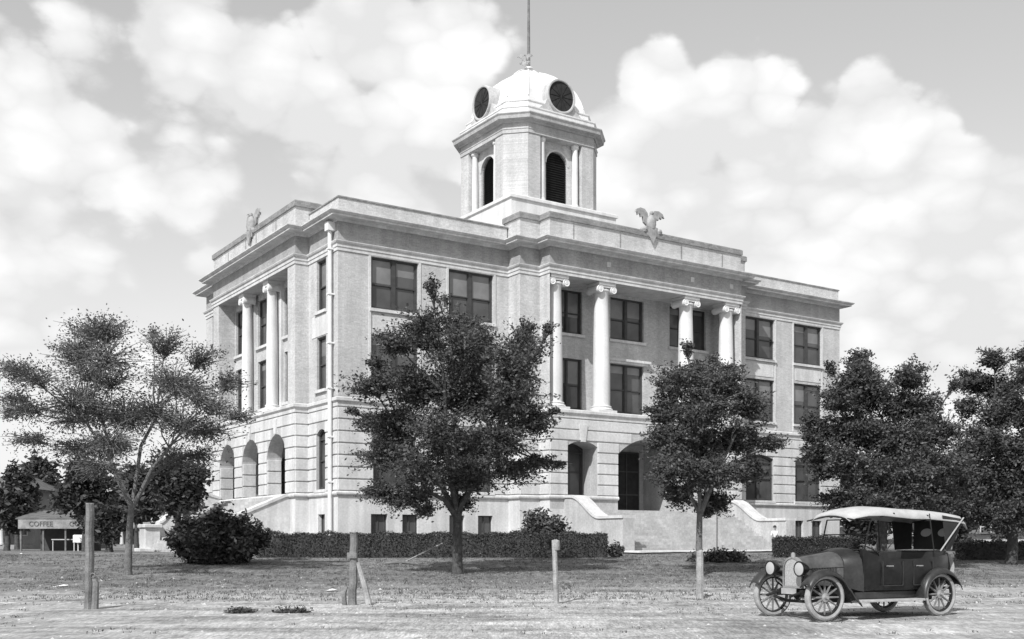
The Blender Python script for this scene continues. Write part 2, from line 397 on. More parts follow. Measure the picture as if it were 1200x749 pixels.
# --- windows, built once per size and copied
proto = {}
def window_proto(style, w, h, rise, idx=0):
    key = (style, round(w,2), round(h,2), idx)
    if key in proto: return copy_tree(proto[key], ch)
    fr_ = MB(); g = MB(); sl = MB()
    y = .26; fw = .09
    if style == 'b':
        fr_.box(-w/2,-w/2+.06,y-.06,y,0,h); fr_.box(w/2-.06,w/2,y-.06,y,0,h); fr_.box(-w/2,w/2,y-.06,y,h-.06,h); fr_.box(-.03,.03,y-.05,y,0,h)
        g.quad((-w/2,y-.01,0),(w/2,y-.01,0),(w/2,y-.01,h),(-w/2,y-.01,h))
    else:
        top = h-rise if rise else h
        halves = [(-w/2+fw,-.10),(.10,w/2-fw)] if w > 2.0 else [(-w/2+fw,w/2-fw)]
        if w > 3.0: halves = [(-w/2+fw,-w*.17-.04),(-w*.17+.06,w*.17-.06),(w*.17+.04,w/2-fw)]
        fr_.box(-w/2,-w/2+fw,y-.12,y,0,h-rise*.9); fr_.box(w/2-fw,w/2,y-.12,y,0,h-rise*.9)
        if rise:
            fr_.box(-w/2+fw,w/2-fw,y-.12,y,0,.08)
            arc = arch_pts(-w/2, w/2, h-rise, rise, 10); arc2 = [(x*.95, z-.12) for x,z in arc]
            fr_.prism(arc+arc2[::-1], (y-.12,y)); fr_.box(-w/2+fw,w/2-fw,y-.11,y-.01,h-rise-.3,h-rise-.22)
        else: fr_.box(-w/2+fw,w/2-fw,y-.12,y,h-.1,h); fr_.box(-w/2+fw,w/2-fw,y-.12,y,0,.08)
        for (p0,_), (_, p1) in zip([(halves[i][1],0) for i in range(len(halves)-1)], [(0,halves[i+1][0]) for i in range(len(halves)-1)]):
            fr_.box(p0,p1,y-.13,y,.08,h-.1-rise*.3)
        mid = h*.48
        for p0,p1 in halves:
            fr_.box(p0,p1,y-.1,y-.03,mid-.035,mid+.035)
            for s0,s1 in ((p0,p0+.05),(p1-.05,p1)): fr_.box(s0,s1,y-.09,y-.02,.08,h-.1-rise)
            fr_.box(p0+.05,p1-.05,y-.09,y-.02,.08,.15)
        if rise: g.add([(x,y-.012,z) for x,z in [(-w/2,0),(w/2,0)]+arch_pts(-w/2,w/2,h-rise,rise,10)[::-1]], [tuple(range(13))])
        else: g.quad((-w/2,y-.012,0),(w/2,y-.012,0),(w/2,y-.012,h),(-w/2,y-.012,h))
    o = fr_.build('window', M['frame'], ch)
    g.build('pane', M['glass'], o)
    if style in '23p' and style != 'b':
        # roller blinds drawn part way down behind the upper sash (set just in front of the painted-dark pane plane)
        bl = MB(); rng = random.Random(idx*7+int(w*100)+int(style == '3')*3)
        hs = [(-w/2+.14,-.15),(.15,w/2-.14)] if w > 2 else [(-w/2+.14,w/2-.14)]
        for p0,p1 in hs:
            k = rng.choice([.18,.3,.48,.42,.5,.35,.6,.12]); bl.box(p0,p1,y-.018,y-.014,h*(1-k),h-.1)
        bl.build('blind', M['glass_pale'], o)
    sl.box(-w/2-.12,w/2+.12,-.14,y-.12,-.16,0)
    if style in 'b': sl = MB().box(-w/2,w/2,-.03,y-.07,-.08,0)
    sl.build('sill', M['stone'], o)
    proto[key] = o
    return o
cnt = 0
for (st, p, d, a0, a1, z0, z1, rise) in winlist:
    ang = math.atan2(d[1], d[0]); a = (a0+a1)/2; w = a1-a0; h = z1-z0
    if st in ('port', 'door'):
        dx, dy = d; nx, ny = dy, -dx; dep = 1.5 if st == 'port' else 1.5
        P = lambda a, o, z: (p[0]+dx*a-nx*o, p[1]+dy*a-ny*o, z)
        g = MB()
        # door leaf / window at the back of the deep arched reveal
        if st == 'port' and d[0] == 0:
            if a < 5:      # one arcade porch behind the three arches
                v = MB(); l0, l1 = .6, 13.4
                for aa in (l0,l1): v.quad(P(aa,.9,z0),P(aa,4.2,z0),P(aa,4.2,7.9),P(aa,.9,7.9))
                v.quad(P(l0,.9,7.9),P(l1,.9,7.9),P(l1,4.2,7.9),P(l0,4.2,7.9)); v.quad(P(l0,.3,z0+.006),P(l1,.3,z0+.006),P(l1,4.2,z0+.006),P(l0,4.2,z0+.006)); v.quad(P(l0,4.2,z0),P(l1,4.2,z0),P(l1,4.2,7.9),P(l0,4.2,7.9))
                aa_ = [(l0, .9)]
                for oo in (1.35,4.25,5.55,8.45,9.75,12.65): aa_.append((oo,.9))
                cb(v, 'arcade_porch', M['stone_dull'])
            o = window_proto('1', 2.2, 3.1, .25); loc = P(a, 4.2-.3, z0)
        elif st == 'port':
            loc = P(a, 1.5-.2, z0); o = window_proto('1', w, h, rise)
        else:
            m = MB(); rs = 1.05; hz = h
            # vestibule: side walls, ceiling
            v = MB()
            for aa in (a0,a1): v.quad(P(aa,1.5,z0),P(aa,4.0,z0),P(aa,4.0,z1),P(aa,1.5,z1))
            v.quad(P(a0,1.5,z1+.01),P(a1,1.5,z1+.01),P(a1,4.0,z1+.01),P(a0,4.0,z1+.01)); v.quad(P(a0,-.0,z0+.004),P(a1,-.0,z0+.004),P(a1,4.0,z0+.004),P(a0,4.0,z0+.004))
            v.quad(P(a0,4,z0),P(a1,4,z0),P(a1,4,z1),P(a0,4,z1))
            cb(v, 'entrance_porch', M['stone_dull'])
            dm = MB(); dm.box(-2.2,2.2,-.05,.04,0,3.9)
            o = dm.build('door', M['darkin'], ch)
            f = MB()
            for x in (-2.2,-1.1,0,1.1,2.12): f.box(x,x+.08,-.10,-.05,0,3.9)
            for z in (0,1.1,2.6,3.82): f.box(-2.12,2.12,-.09,-.052,z,z+.09)
            f.build('door_frame', M['frame'], o); loc = P(a, 3.94, z0)
            MB().box(-.12,-.04,-.16,-.10,1.05,1.2).build('handle', M['hub'], o)
        o.location = (loc[0], loc[1], loc[2]+Z0); o.rotation_euler = (0,0,ang); continue
    cnt += 1
    o = window_proto(st[0], w, h, rise, (cnt*5)%7)
    o.location = (p[0]+d[0]*a, p[1]+d[1]*a, z0+Z0); o.rotation_euler = (0,0,ang)
# flat stone lintel shelf over the middle portico window, balcony blocks, spandrel panels
hd = MB().box(18.1,21.6,-.15,.15,12.75,12.9).box(18.3,21.4,-.06,.15,12.6,12.75); cb(hd, 'window_hood', M['stone'])
for i in front_w:
    p, d, l = seg_of(outline[i], outline[i+1])
    for a0,a1 in front_w[i]:
        pn = MB(); pn.box(p[0]+a0+.12,p[0]+a1-.12,-.03,.0,12.85,13.72); pn.box(p[0]+a0-.16,p[0]+a0-.03,-.04,.0,9.2,16.9); pn.box(p[0]+a1+.03,p[0]+a1+.16,-.04,.0,9.2,16.9)
        pn.box(p[0]+a0-.03,p[0]+a1+.03,-.035,.0,16.855,16.9); cb(pn, 'window_panel', M['stone'])
sp = MB()
for vv0 in (1.15,): 
    sp.box(-.03,0,.9,3.4,12.7,13.85)
cb(sp, 'spandrel_panel', M['stone'])
# keystones over the small arches
for uu in (12.2+2.35, 12.2+13.0): cb(MB().prism([(uu-.16,7.3),(uu+.16,7.3),(uu+.3,8.3),(uu-.3,8.3)], (-2.32,-2.2)), 'keystone', M['stone'])
cb(MB().prism([(19.9-.2,7.7),(19.9+.2,7.7),(19.9+.34,8.6),(19.9-.34,8.6)], (-2.33,-2.2)), 'keystone', M['stone'])
for k in (-1,0,1):
    vv = 10.9+k*4.2; cb(MB().prism([(vv-.14,7.65),(vv+.14,7.65),(vv+.26,8.5),(vv-.26,8.5)], (-.92,-.8), 'x'), 'keystone', M['stone'])

# --- ionic columns
colp = None
def column(u_, v_, rz, sc=1):
    global colp
    if colp is None:
        h = ZT-ZS; s = MB()
        s.lathe([(.50,.42),(.505,1.5),(.50,2.9),(.475,4.6),(.44,6.2),(.425,h-.62),(.45,h-.58),(.45,h-.5)], 28)
        colp = s.build('column', M['column'], ch)
        b = MB().box(-.68,.68,-.68,.68,0,.14); b.lathe([(.68,.14),(.70,.2),(.66,.27),(.58,.29),(.58,.32),(.62,.37),(.60,.42),(.5,.44)], 28)
        b.build('column_base', M['column'], colp)
        c = MB(); c.lathe([(.44,h-.55),(.52,h-.46),(.52,h-.36),(.40,h-.30)], 24)
        c.box(-.62,.62,-.62,.62,h-.16,h-.001); c.box(-.56,.56,-.56,.56,h-.30,h-.16)
        for sx in (-1,1):
            c.lathe([(0,-.60),(.10,-.60),(.12,-.57),(.21,-.60),(.235,-.55),(.20,-.2),(.17,0),(.20,.2),(.235,.55),(.21,.60),(.12,.57),(.10,.60),(0,.60)], 16, (sx*.50,0,h-.40), 'y')
        c.build('capital', M['column'], colp); o = colp
    else: o = copy_tree(colp, ch)
    o.location = (u_, v_, ZS+Z0); o.rotation_euler = (0,0,rz); o.scale = (sc, sc, 1)
for uu in (12.95, 16.45, 23.25, 26.75): column(uu, -1.55, 0)
for vv in (8.8, 13.0): column(-.25, vv, PI/2, .68)
for vv in (8.8, 13.0): column(L_+.25, vv, PI/2, .68)
# pilasters behind the side columns
for vv in (8.8,13.3): cb(MB().box(.12,.3,vv-.5,vv+.5,ZS,ZT-.002), 'pilaster', M['stone'])
# drain pipe on the near corner
dp = MB(); dp.tube([(-.22,.55,18.4),(-.22,.55,1.0)], .11, 10); dp.box(-.42,0,.33,.77,18.0,18.45)
for z in (4.6,7,9.6,12,14.6,17): dp.box(-.36,0,.41,.69,z,z+.08)
cb(dp, 'drainpipe', M['pipe'])
# corner pilaster strips in stone
cp = MB(); cp.box(-.05,0,.85,1.05,9.2,16.88); cb(cp, 'corner_strip', M['stone'])

# --- stairs
st = MB()
SU0, SU1 = 14.0, 25.8
n = 15; top = 3.33; bot = .78; rise = (top-bot)/n
st.box(SU0,SU1,-3.0,-2.205,.4,top)
for k in range(n-1): st.box(SU0,SU1,-3.0-(k+1)*.30,-3.0-k*.30,.4,top-(k+1)*rise)
cb(st, 'front_steps', M['stone_dull'])
cb(MB().bbox(SU0-.9,SU1+.9,-9.0,-7.62,.4,.98,.03), 'stair_landing', M['stone'])
def cheek(prof, d, axis, name='stair_wall', m='stone'): return cb(MB().prism(prof, d, axis), name, M[m])
prof = [(-2.2,.4),(-2.2,4.0),(-2.9,3.98)]+[(-2.9-2.6*t, 3.98-1.25*smooth01(t)) for t in [i/10 for i in range(1,11)]]+[(-7.6,2.73),(-7.6,.4)]
prof = [(a,b) for a,b in prof]
for u0,u1 in ((13.2,13.99),(25.81,26.6)):
    c = cheek(prof, (u0,u1), 'x', m='stone_dull')
    capm = MB(); pts = [q for q in prof if q[1] > .5]
    capm.prism([(a,b+.003) for a,b in pts]+[(a,b+.16) for a,b in pts[::-1]], (u0-.08,u1+.08), 'x'); capm.build('stair_coping', M['stone'], c)
# left side stair, running out from the side portico
st2 = MB(); st2.box(-1.4,-.805,5.4,16.4,.4,4.0)
n = 17; rise = (4.0-.78)/n
for k in range(n-1): st2.box(-1.4-(k+1)*.27,-1.4-k*.27,5.4,16.4,.4,4.0-(k+1)*rise)
cb(st2, 'side_steps', M['stone_dull'])
near = [(-.8,.4),(-.8,4.0),(-1.1,3.95),(-4.3,2.6),(-4.75,2.5),(-4.75,.4)]
far = [(-.8,.4),(-.8,4.2),(-2.5,4.65),(-3.0,4.6)]+[(-3.0-1.7*t, 4.6-2.0*smooth01(t)) for t in [i/10 for i in range(1,11)]]+[(-4.75,2.55),(-4.75,.4)]
for pr, v0 in ((near, 4.62), (far, 16.42)):
    c = cheek([(a,b) for a,b in pr], (v0, v0+.77), 'y')
    pts = [q for q in pr if q[1] > .5]
    MB().prism([(a,b+.003) for a,b in pts]+[(a,b+.16) for a,b in pts[::-1]], (v0-.08,v0+.85), 'y').build('stair_coping', M['stone'], c)
    xe = pr[-1][0]
    pd = MB().bbox(xe-.95,xe-.003,v0-.25,v0+1.02,.4,2.35,.03).bbox(xe-1.05,xe+.1,v0-.4,v0+1.17,2.353,2.55,.04).bbox(xe-1.4,xe-.002,v0-.6,v0+1.37,.39,1.05,.04)
    cb(pd, 'stair_pedestal', M['stone'])

# --- tower
TU, TV = 19.72, 10.95
def chsq(s, c): return [(TU-s+c,TV-s),(TU+s-c,TV-s),(TU+s,TV-s+c),(TU+s,TV+s-c),(TU+s-c,TV+s),(TU-s+c,TV+s),(TU-s,TV+s-c),(TU-s,TV-s+c)]
tb = MB(); S, Cc = 3.95, 1.2
zb, zt = 24.35, 28.95
tow = None
face = chsq(S, Cc)
for i in range(8):
    p, d, l = seg_of(face[i], face[(i+1)%8])
    if i % 2 == 0: wall(tb, p, d, l, zb, zt, [(l/2-1.75, l/2+1.75, zb+.1, zt-.15, 0)], .55)
    else: wall(tb, p, d, l, zb, zt, [])
tow = cb(tb, 'clock_tower', M['brick'])
def tp(mb, name, m, loc=(0,0,0), rz=0): return mb.build(name, M[m], tow, loc, rz)
for i in (0,2,4,6):
    niche = MB(); arcw = MB(); lou = MB()
    p, d, l = seg_of(face[i], face[(i+1)%8]); dx, dy = d; nx, ny = dy, -dx
    q = (p[0]+dx*(l/2-1.75)-nx*.55, p[1]+dy*(l/2-1.75)-ny*.55)
    wall(niche, q, d, 3.5, zb+.1, zt-.15, [(.85,2.65,zb+.25,28.2,.9)], .3, 14)
    Pq = lambda a,o,z: (q[0]+dx*a+nx*o, q[1]+dy*a+ny*o, z)
    lou.quad(Pq(.6,-.28,zb+.1),Pq(2.9,-.28,zb+.1),Pq(2.9,-.28,28.5),Pq(.6,-.28,28.5))
    for k in range(24):
        z = zb+.3+k*.16
        if z < 28.1: lou.quad(Pq(.8,-.27,z+.1),Pq(2.7,-.27,z+.1),Pq(2.7,-.12,z),Pq(.8,-.12,z))
    arc = [(1.75+1.02*math.cos(PI-PI*k/14), 27.3+1.02*math.sin(PI-PI*k/14)) for k in range(15)]; arc2 = [(1.75+(x-1.75)*.88, 27.3+(z-27.3)*.88) for x,z in arc]
    for k in range(14):
        arcw.add([Pq(arc[k][0],.05,arc[k][1]),Pq(arc[k+1][0],.05,arc[k+1][1]),Pq(arc2[k+1][0],.05,arc2[k+1][1]),Pq(arc2[k][0],.05,arc2[k][1]),
                  Pq(arc[k][0],0,arc[k][1]),Pq(arc[k+1][0],0,arc[k+1][1]),Pq(arc2[k+1][0],0,arc2[k+1][1]),Pq(arc2[k][0],0,arc2[k][1])],[(0,1,2,3),(0,4,5,1),(3,2,6,7)])
    for a in (.35, 3.15):
        c = Pq(a, .22, 0)
        mm = MB().lathe([(.28,zb+.1),(.28,zb+.3),(.22,zb+.36),(.22,zb+2.2),(.19,zt-.45),(.27,zt-.35),(.27,zt-.16)], 16, (c[0],c[1],0)); tp(mm, 'tower_column', 'dome')
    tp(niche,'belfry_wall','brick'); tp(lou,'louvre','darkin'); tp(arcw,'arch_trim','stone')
# square block under the lantern
s = 4.4
tp(MB().sweep([(TU-s,TV-s),(TU+s,TV-s),(TU+s,TV+s),(TU-s,TV+s)], [(.0,18.9),(.0,24.05),(.12,24.1),(.12,24.28),(.0,24.36),(-1.8,24.42)]), 'tower_base', 'dome')
orn = MB()
for a in (-3.5,3.5):
    for f_ in range(3): orn.lathe([(0,0),(.16,.02),(.13,.1),(0,.14)], 10, (TU+a+(f_-1)*.3, TV-s-.0, 23.6-(.18 if f_ == 1 else 0)), 'y')
tp(MB().sweep(face, [(0,zt-.12),(.06,zt-.12),(.06,zt+.1),(.1,zt+.14),(.1,zt+.2),(.02,zt+.22),(.02,29.5),(.1,29.5),(.16,29.6),(.5,29.66),(.54,29.86),(.62,29.96),(.62,30.02),(0,30.12)]), 'tower_cornice', 'stone_dull')
dm = MB()
pr = [(.05,30.0),(.05,30.5),(.10,30.54),(.10,30.62),(-.28,30.70),(-.32,31.1),(-.26,31.13),(-.26,31.2),(-.55,31.28),(-.62,31.6),(-.78,32.15),(-1.02,32.7),(-1.38,33.25),(-1.85,33.75),(-2.4,34.2),(-2.9,34.5),(-3.3,34.66)]
# loft of chamfered squares
vs = []; fs = []
for o, z in pr:
    ss = S+o; cc = Cc*ss/S
    vs += [(x,y,z) for x,y in chsq(ss, cc)]
for k in range(len(pr)-1):
    for i in range(8): j2 = (i+1)%8; fs.append((k*8+i,k*8+j2,(k+1)*8+j2,(k+1)*8+i))
fs.append(tuple((len(pr)-1)*8+i for i in range(8)))
dm.add(vs, fs); tp(dm, 'dome', 'dome')
rb = MB()
for sx in (-1,1):
    for sy in (-1,1):
        for side in (0,1):
            pts = []
            for o, z in pr[9:]:
                ss = S+o; cc = Cc*ss/S
                pts.append((TU+sx*(ss-(cc if side else 0)), TV+sy*(ss-(0 if side else cc)), z+.02))
            rb.tube(pts, .06, 6)
tp(rb, 'dome_rib', 'dome')
tp(MB().lathe([(.75,34.6),(.7,34.78),(.45,34.85),(.4,35.05),(.25,35.2),(0,35.22)], 16, (TU,TV,0)), 'finial_base', 'dome')
for i in (0,2,4,6):
    p, d, l = seg_of(face[i], face[(i+1)%8]); dx, dy = d; nx, ny = dy, -dx; ang = math.atan2(dy, dx)
    cxy = (p[0]+dx*l/2, p[1]+dy*l/2)
    r = MB(); r.lathe([(1.02,-.02),(1.02,-.10),(1.06,-.14),(1.15,-.14),(1.18,-.08),(1.18,1.6)], 40, (0,0,0), 'y')
    r.prism([(-2.0,-1.35),(2.0,-1.35),(1.7,-1.05),(1.25,-.7),(1.1,-.3),(-1.1,-.3),(-1.25,-.7),(-1.7,-1.05)], (.02,.6))
    o = r.build('round_dormer', M['stone_dull'], tow, (cxy[0]-nx*.08, cxy[1]-ny*.08, 31.82), ang)
    g = MB().lathe([(0,-.04),(.5,-.04),(1.03,-.04)], 36, (0,0,0), 'y')
    for q_ in range(6): 
        g.tube([(.95*math.cos(q_*PI/6),-.06,.95*math.sin(q_*PI/6)),(-.95*math.cos(q_*PI/6),-.06,-.95*math.sin(q_*PI/6))], .015, 5)
    tow_g = g.build('round_glass', M['darkin'], tow, (cxy[0]-nx*.08, cxy[1]-ny*.08, 31.82), ang)
    if i in (6,): pass
tp(MB().tube([(TU,TV,34.9),(TU,TV,38),(TU,TV,43.5)], [.12,.10,.05], 8), 'flagpole', 'post')

# stone eagles
def eagle(loc, rz, parent, sc=1.0, off=Z0, m='eagle'):
    e = MB()
    e.lathe([(0,-.02),(.26,0),(.34,.3),(.3,.6),(.17,.85),(.12,.95)], 12)
    e.lathe([(0,.92),(.12,.95),(.14,1.05),(.09,1.15),(0,1.18)], 10, (0,-.06,0)); e.tube([(0,-.14,1.06),(0,-.27,1.02),(0,-.3,.95)], [.05,.03,.01], 6)
    for s_ in (-1,1):
        ribs = [(.12,.75,.3),(.2,1.25,.35),(.45,1.55,.4),(.85,1.6,.45),(1.2,1.42,.45),(1.36,1.08,.4),(1.12,1.22,.35),(1.08,.95,.3),(.88,1.12,.3),(.8,.82,.25),(.62,.9,.2),(.55,.45,.2),(.25,.2,.1)]
        vsn = [(s_*x, .10+.05*k_, z) for x,z,k_ in ribs]; n_ = len(vsn)
        vb = [(x, y+.09, z) for x,y,z in vsn]
        vsn = [(x*.92, y, .35+(z-.35)*.78) for x,y,z in vsn]; vb = [(x*.92, y+.06, .35+(z-.35)*.78) for x,y,z in vb]; e.add(vsn+vb, [tuple(range(n_)), tuple(range(2*n_-1,n_-1,-1))]+[(i,(i+1)%n_,(i+1)%n_+n_,i+n_) for i in range(n_)])
    e.prism([(-.45,-.45),(.45,-.45),(.62,-.1),(.45,.12),(-.45,.12),(-.62,-.1)], (-.14,.14)); e.lathe([(0,-.2),(.2,-.16),(.26,0),(.2,.14),(0,.16)], 12, (-.62,0,-.1)); e.lathe([(0,-.2),(.2,-.16),(.26,0),(.2,.14),(0,.16)], 12, (.62,0,-.1))
    e.prism([(-.28,-.45),(0,-.95),(.28,-.45),(.3,.1),(-.3,.1)], (-.22,-.13))
    e.xf(Matrix.Scale(sc, 4))
    return e.build('eagle_statue', M[m], parent, (loc[0],loc[1],loc[2]+off), rz)
eagle((19.85,-2.15,20.6), 0, ch, .95)
eagle((-.75,10.9,20.35), -PI/2, ch, .95)
eagle((TU-.8,TV-.7,35.15), R(-45), tow, .45, 0)

# ================================================================= GROUND
def ground_mat(name):
    m = bpy.data.materials.new(name); nt, N, L = nodes(m); b = N['Principled BSDF']; b.inputs['Roughness'].default_value = .95
    b.inputs['Specular IOR Level'].default_value = .1
    tc = N.new('ShaderNodeTexCoord'); sx = N.new('ShaderNodeSeparateXYZ'); L.new(tc.outputs['Object'], sx.inputs[0])
    def noise(s, d, sc=(1,1,1), rough=.55):
        mp = N.new('ShaderNodeMapping'); mp.inputs['Scale'].default_value = sc; L.new(tc.outputs['Object'], mp.inputs[0])
        n = N.new('ShaderNodeTexNoise'); n.inputs['Scale'].default_value = s; n.inputs['Detail'].default_value = d; n.inputs['Roughness'].default_value = rough
        L.new(mp.outputs[0], n.inputs['Vector']); return n.outputs['Fac']
    def mth(op, a, b_, c=None):
        x = N.new('ShaderNodeMath'); x.operation = op
        for i, q in enumerate((a, b_, c)):
            if q is None: continue
            if isinstance(q, (int, float)): x.inputs[i].default_value = q
            else: L.new(q, x.inputs[i])
        return x.outputs[0]
    def rng(a, f0, f1, t0, t1):
        r = N.new('ShaderNodeMapRange'); L.new(a, r.inputs[0])
        for i, q in enumerate((f0,f1,t0,t1)): r.inputs[i+1].default_value = q
        return r.outputs[0]
    big = noise(.12, 4, (.6,1,1)); mid = noise(.8, 7, (.5,.5,1), .65); fine = noise(5, 6, (1,.22,1), .75); ff = noise(26, 4, (1,.14,1), .7)
    # grass cover: grows in from about 26 m to 33 m, thinned by noise
    y = mth('ADD', sx.outputs[1], mth('MULTIPLY', mth('SUBTRACT', big, .5), 9))
    y = mth('ADD', y, mth('MULTIPLY', mth('SUBTRACT', mid, .5), 11))
    y = mth('ADD', y, mth('MULTIPLY', mth('SUBTRACT', fine, .5), 5))
    y = mth('SUBTRACT', y, mth('MULTIPLY', sx.outputs[0], .14))
    cover = rng(y, 28.5, 34.5, 0, 1)
    cover = mth('MULTIPLY', cover, rng(mid, .36, .5, .6, 1))
    dirt = mth('MULTIPLY', rng(mid, .34, .66, .31, .50), rng(fine, .32, .68, .62, 1.3))
    dirt = mth('MULTIPLY', dirt, rng(ff, .32, .68, .6, 1.4))
    ruts = noise(1.1, 5, (.12,1.5,1)); blot = noise(.5, 6, (.7,1.6,1), .65); dirt = mth('MULTIPLY', dirt, rng(blot, .35, .6, .62, 1.12)); dirt = mth('MULTIPLY', dirt, rng(ruts, .36, .64, .84, 1.08))
    grass = mth('MULTIPLY', rng(mid, .34, .66, .11, .23), rng(fine, .32, .68, .5, 1.45)); grass = mth('MULTIPLY', grass, rng(ff, .32, .68, .45, 1.55))
    mx = N.new('ShaderNodeMix'); mx.data_type = 'FLOAT'; L.new(cover, mx.inputs[0]); L.new(dirt, mx.inputs[2]); L.new(grass, mx.inputs[3])
    L.new(mx.outputs[0], b.inputs['Base Color'])
    hgt = mth('ADD', mth('MULTIPLY', fine, .6), mth('MULTIPLY', ff, .4)); hgt = mth('ADD', hgt, ruts)
    bp = N.new('ShaderNodeBump'); bp.inputs['Strength'].default_value = .7; bp.inputs['Distance'].default_value = .06; L.new(hgt, bp.inputs['Height']); L.new(bp.outputs[0], b.inputs['Normal'])
    return m
GM = ground_mat('dirt_and_thin_grass')
from mathutils import noise as mn
def hgt(x, y):
    a = max(0, min(1, (300-abs(x)-abs(y))/250))
    return gz(y)+a*(.035*mn.noise(Vector((x*.25, y*.9, 0)))+.02*mn.noise(Vector((x*1.1, y*2.2, 5))))
def sheet(name, xs, ys, ztop=None):
    vs = [(x, y, hgt(x, y)) for y in ys for x in xs]; n = len(xs)
    fs = [(j*n+i, j*n+i+1, (j+1)*n+i+1, (j+1)*n+i) for j in range(len(ys)-1) for i in range(n-1)]
    mb = MB(); mb.v = vs; mb.f = fs; mb.smooth = [True]*len(fs)
    return mb.build(name, GM, fix=False)
def lin(a, b, s): n = max(1, round((b-a)/s)); return [a+(b-a)*i/n for i in range(n)]
xs = [-3000,-1200,-500,-250,-140,-90]+lin(-60,60,.4)+[60,90,140,250,500,1200,3000]
road = sheet('dirt_road', xs, [-60,-30,-10,0]+lin(5,31,.22)+[31]); tag(road, kind='structure')
lawn = sheet('lawn', xs, lin(31,62,.3)+[62,75,90,120,180,300,600,1300,3500]); tag(lawn, kind='structure')
# concrete walk along the front of the building and out to the street
def path_pt(u_, v_): return (C0[0]+u_*U[0]+v_*V[0], C0[1]+u_*U[1]+v_*V[1])
wk = MB(); pts = []
for i in range(30):
    uu = 12.5+i*.5
    for vv in (-7.3, -9.6):
        x, y = path_pt(uu, vv); pts.append((x, y, hgt(x, y)+.07))
wk.add(pts, [(2*i, 2*i+1, 2*i+3, 2*i+2) for i in range(29)])
e_ = MB(); 
tag(wk.build('path', M['concrete']), kind='structure')

# ================================================================= VEGETATION
def leaves_mesh(P, size, rng, elong=1.7, droop=.25):
    """P: (n,3) leaf positions -> diamond leaves with random tilt"""
    n = len(P); d = rng.normal(size=(n,3)); d[:,2] = d[:,2]*.6-droop; d /= np.linalg.norm(d, axis=1)[:,None]
    r = rng.normal(size=(n,3)); s = np.cross(d, r); s /= np.linalg.norm(s, axis=1)[:,None]
    sz = size*rng.uniform(.6, 1.35, n)[:,None]
    a = P-d*sz*elong*.5; b = P+d*sz*elong*.5; c = P+s*sz*.42+d*sz*.1; e = P-s*sz*.42+d*sz*.1
    V_ = np.stack([a,c,b,e], 1).reshape(-1,3)
    return V_
def np_mesh(name, V_, m, parent=None, loc=(0,0,0), extra=None):
    n = len(V_)//4; F_ = np.arange(n*4).reshape(n,4)
    me = bpy.data.meshes.new(name); V2 = V_.astype(np.float32); faces = n; loops = n*4
    exv, exf = ([], []) if extra is None else extra
    if exv:
        me.from_pydata(V2.tolist()+[tuple(v) for v in exv], [], F_.tolist()+[tuple(i+len(V2) for i in q) for q in exf])
    else:
        me.vertices.add(len(V2)); me.vertices.foreach_set('co', V2.ravel())
        me.loops.add(loops); me.loops.foreach_set('vertex_index', F_.ravel().astype(np.int32))
        me.polygons.add(faces); me.polygons.foreach_set('loop_start', np.arange(0, loops, 4, dtype=np.int32)); me.update(calc_edges=True)
    me.materials.append(m); o = bpy.data.objects.new(name, me); col.objects.link(o); o.parent = parent; o.location = loc
    return o
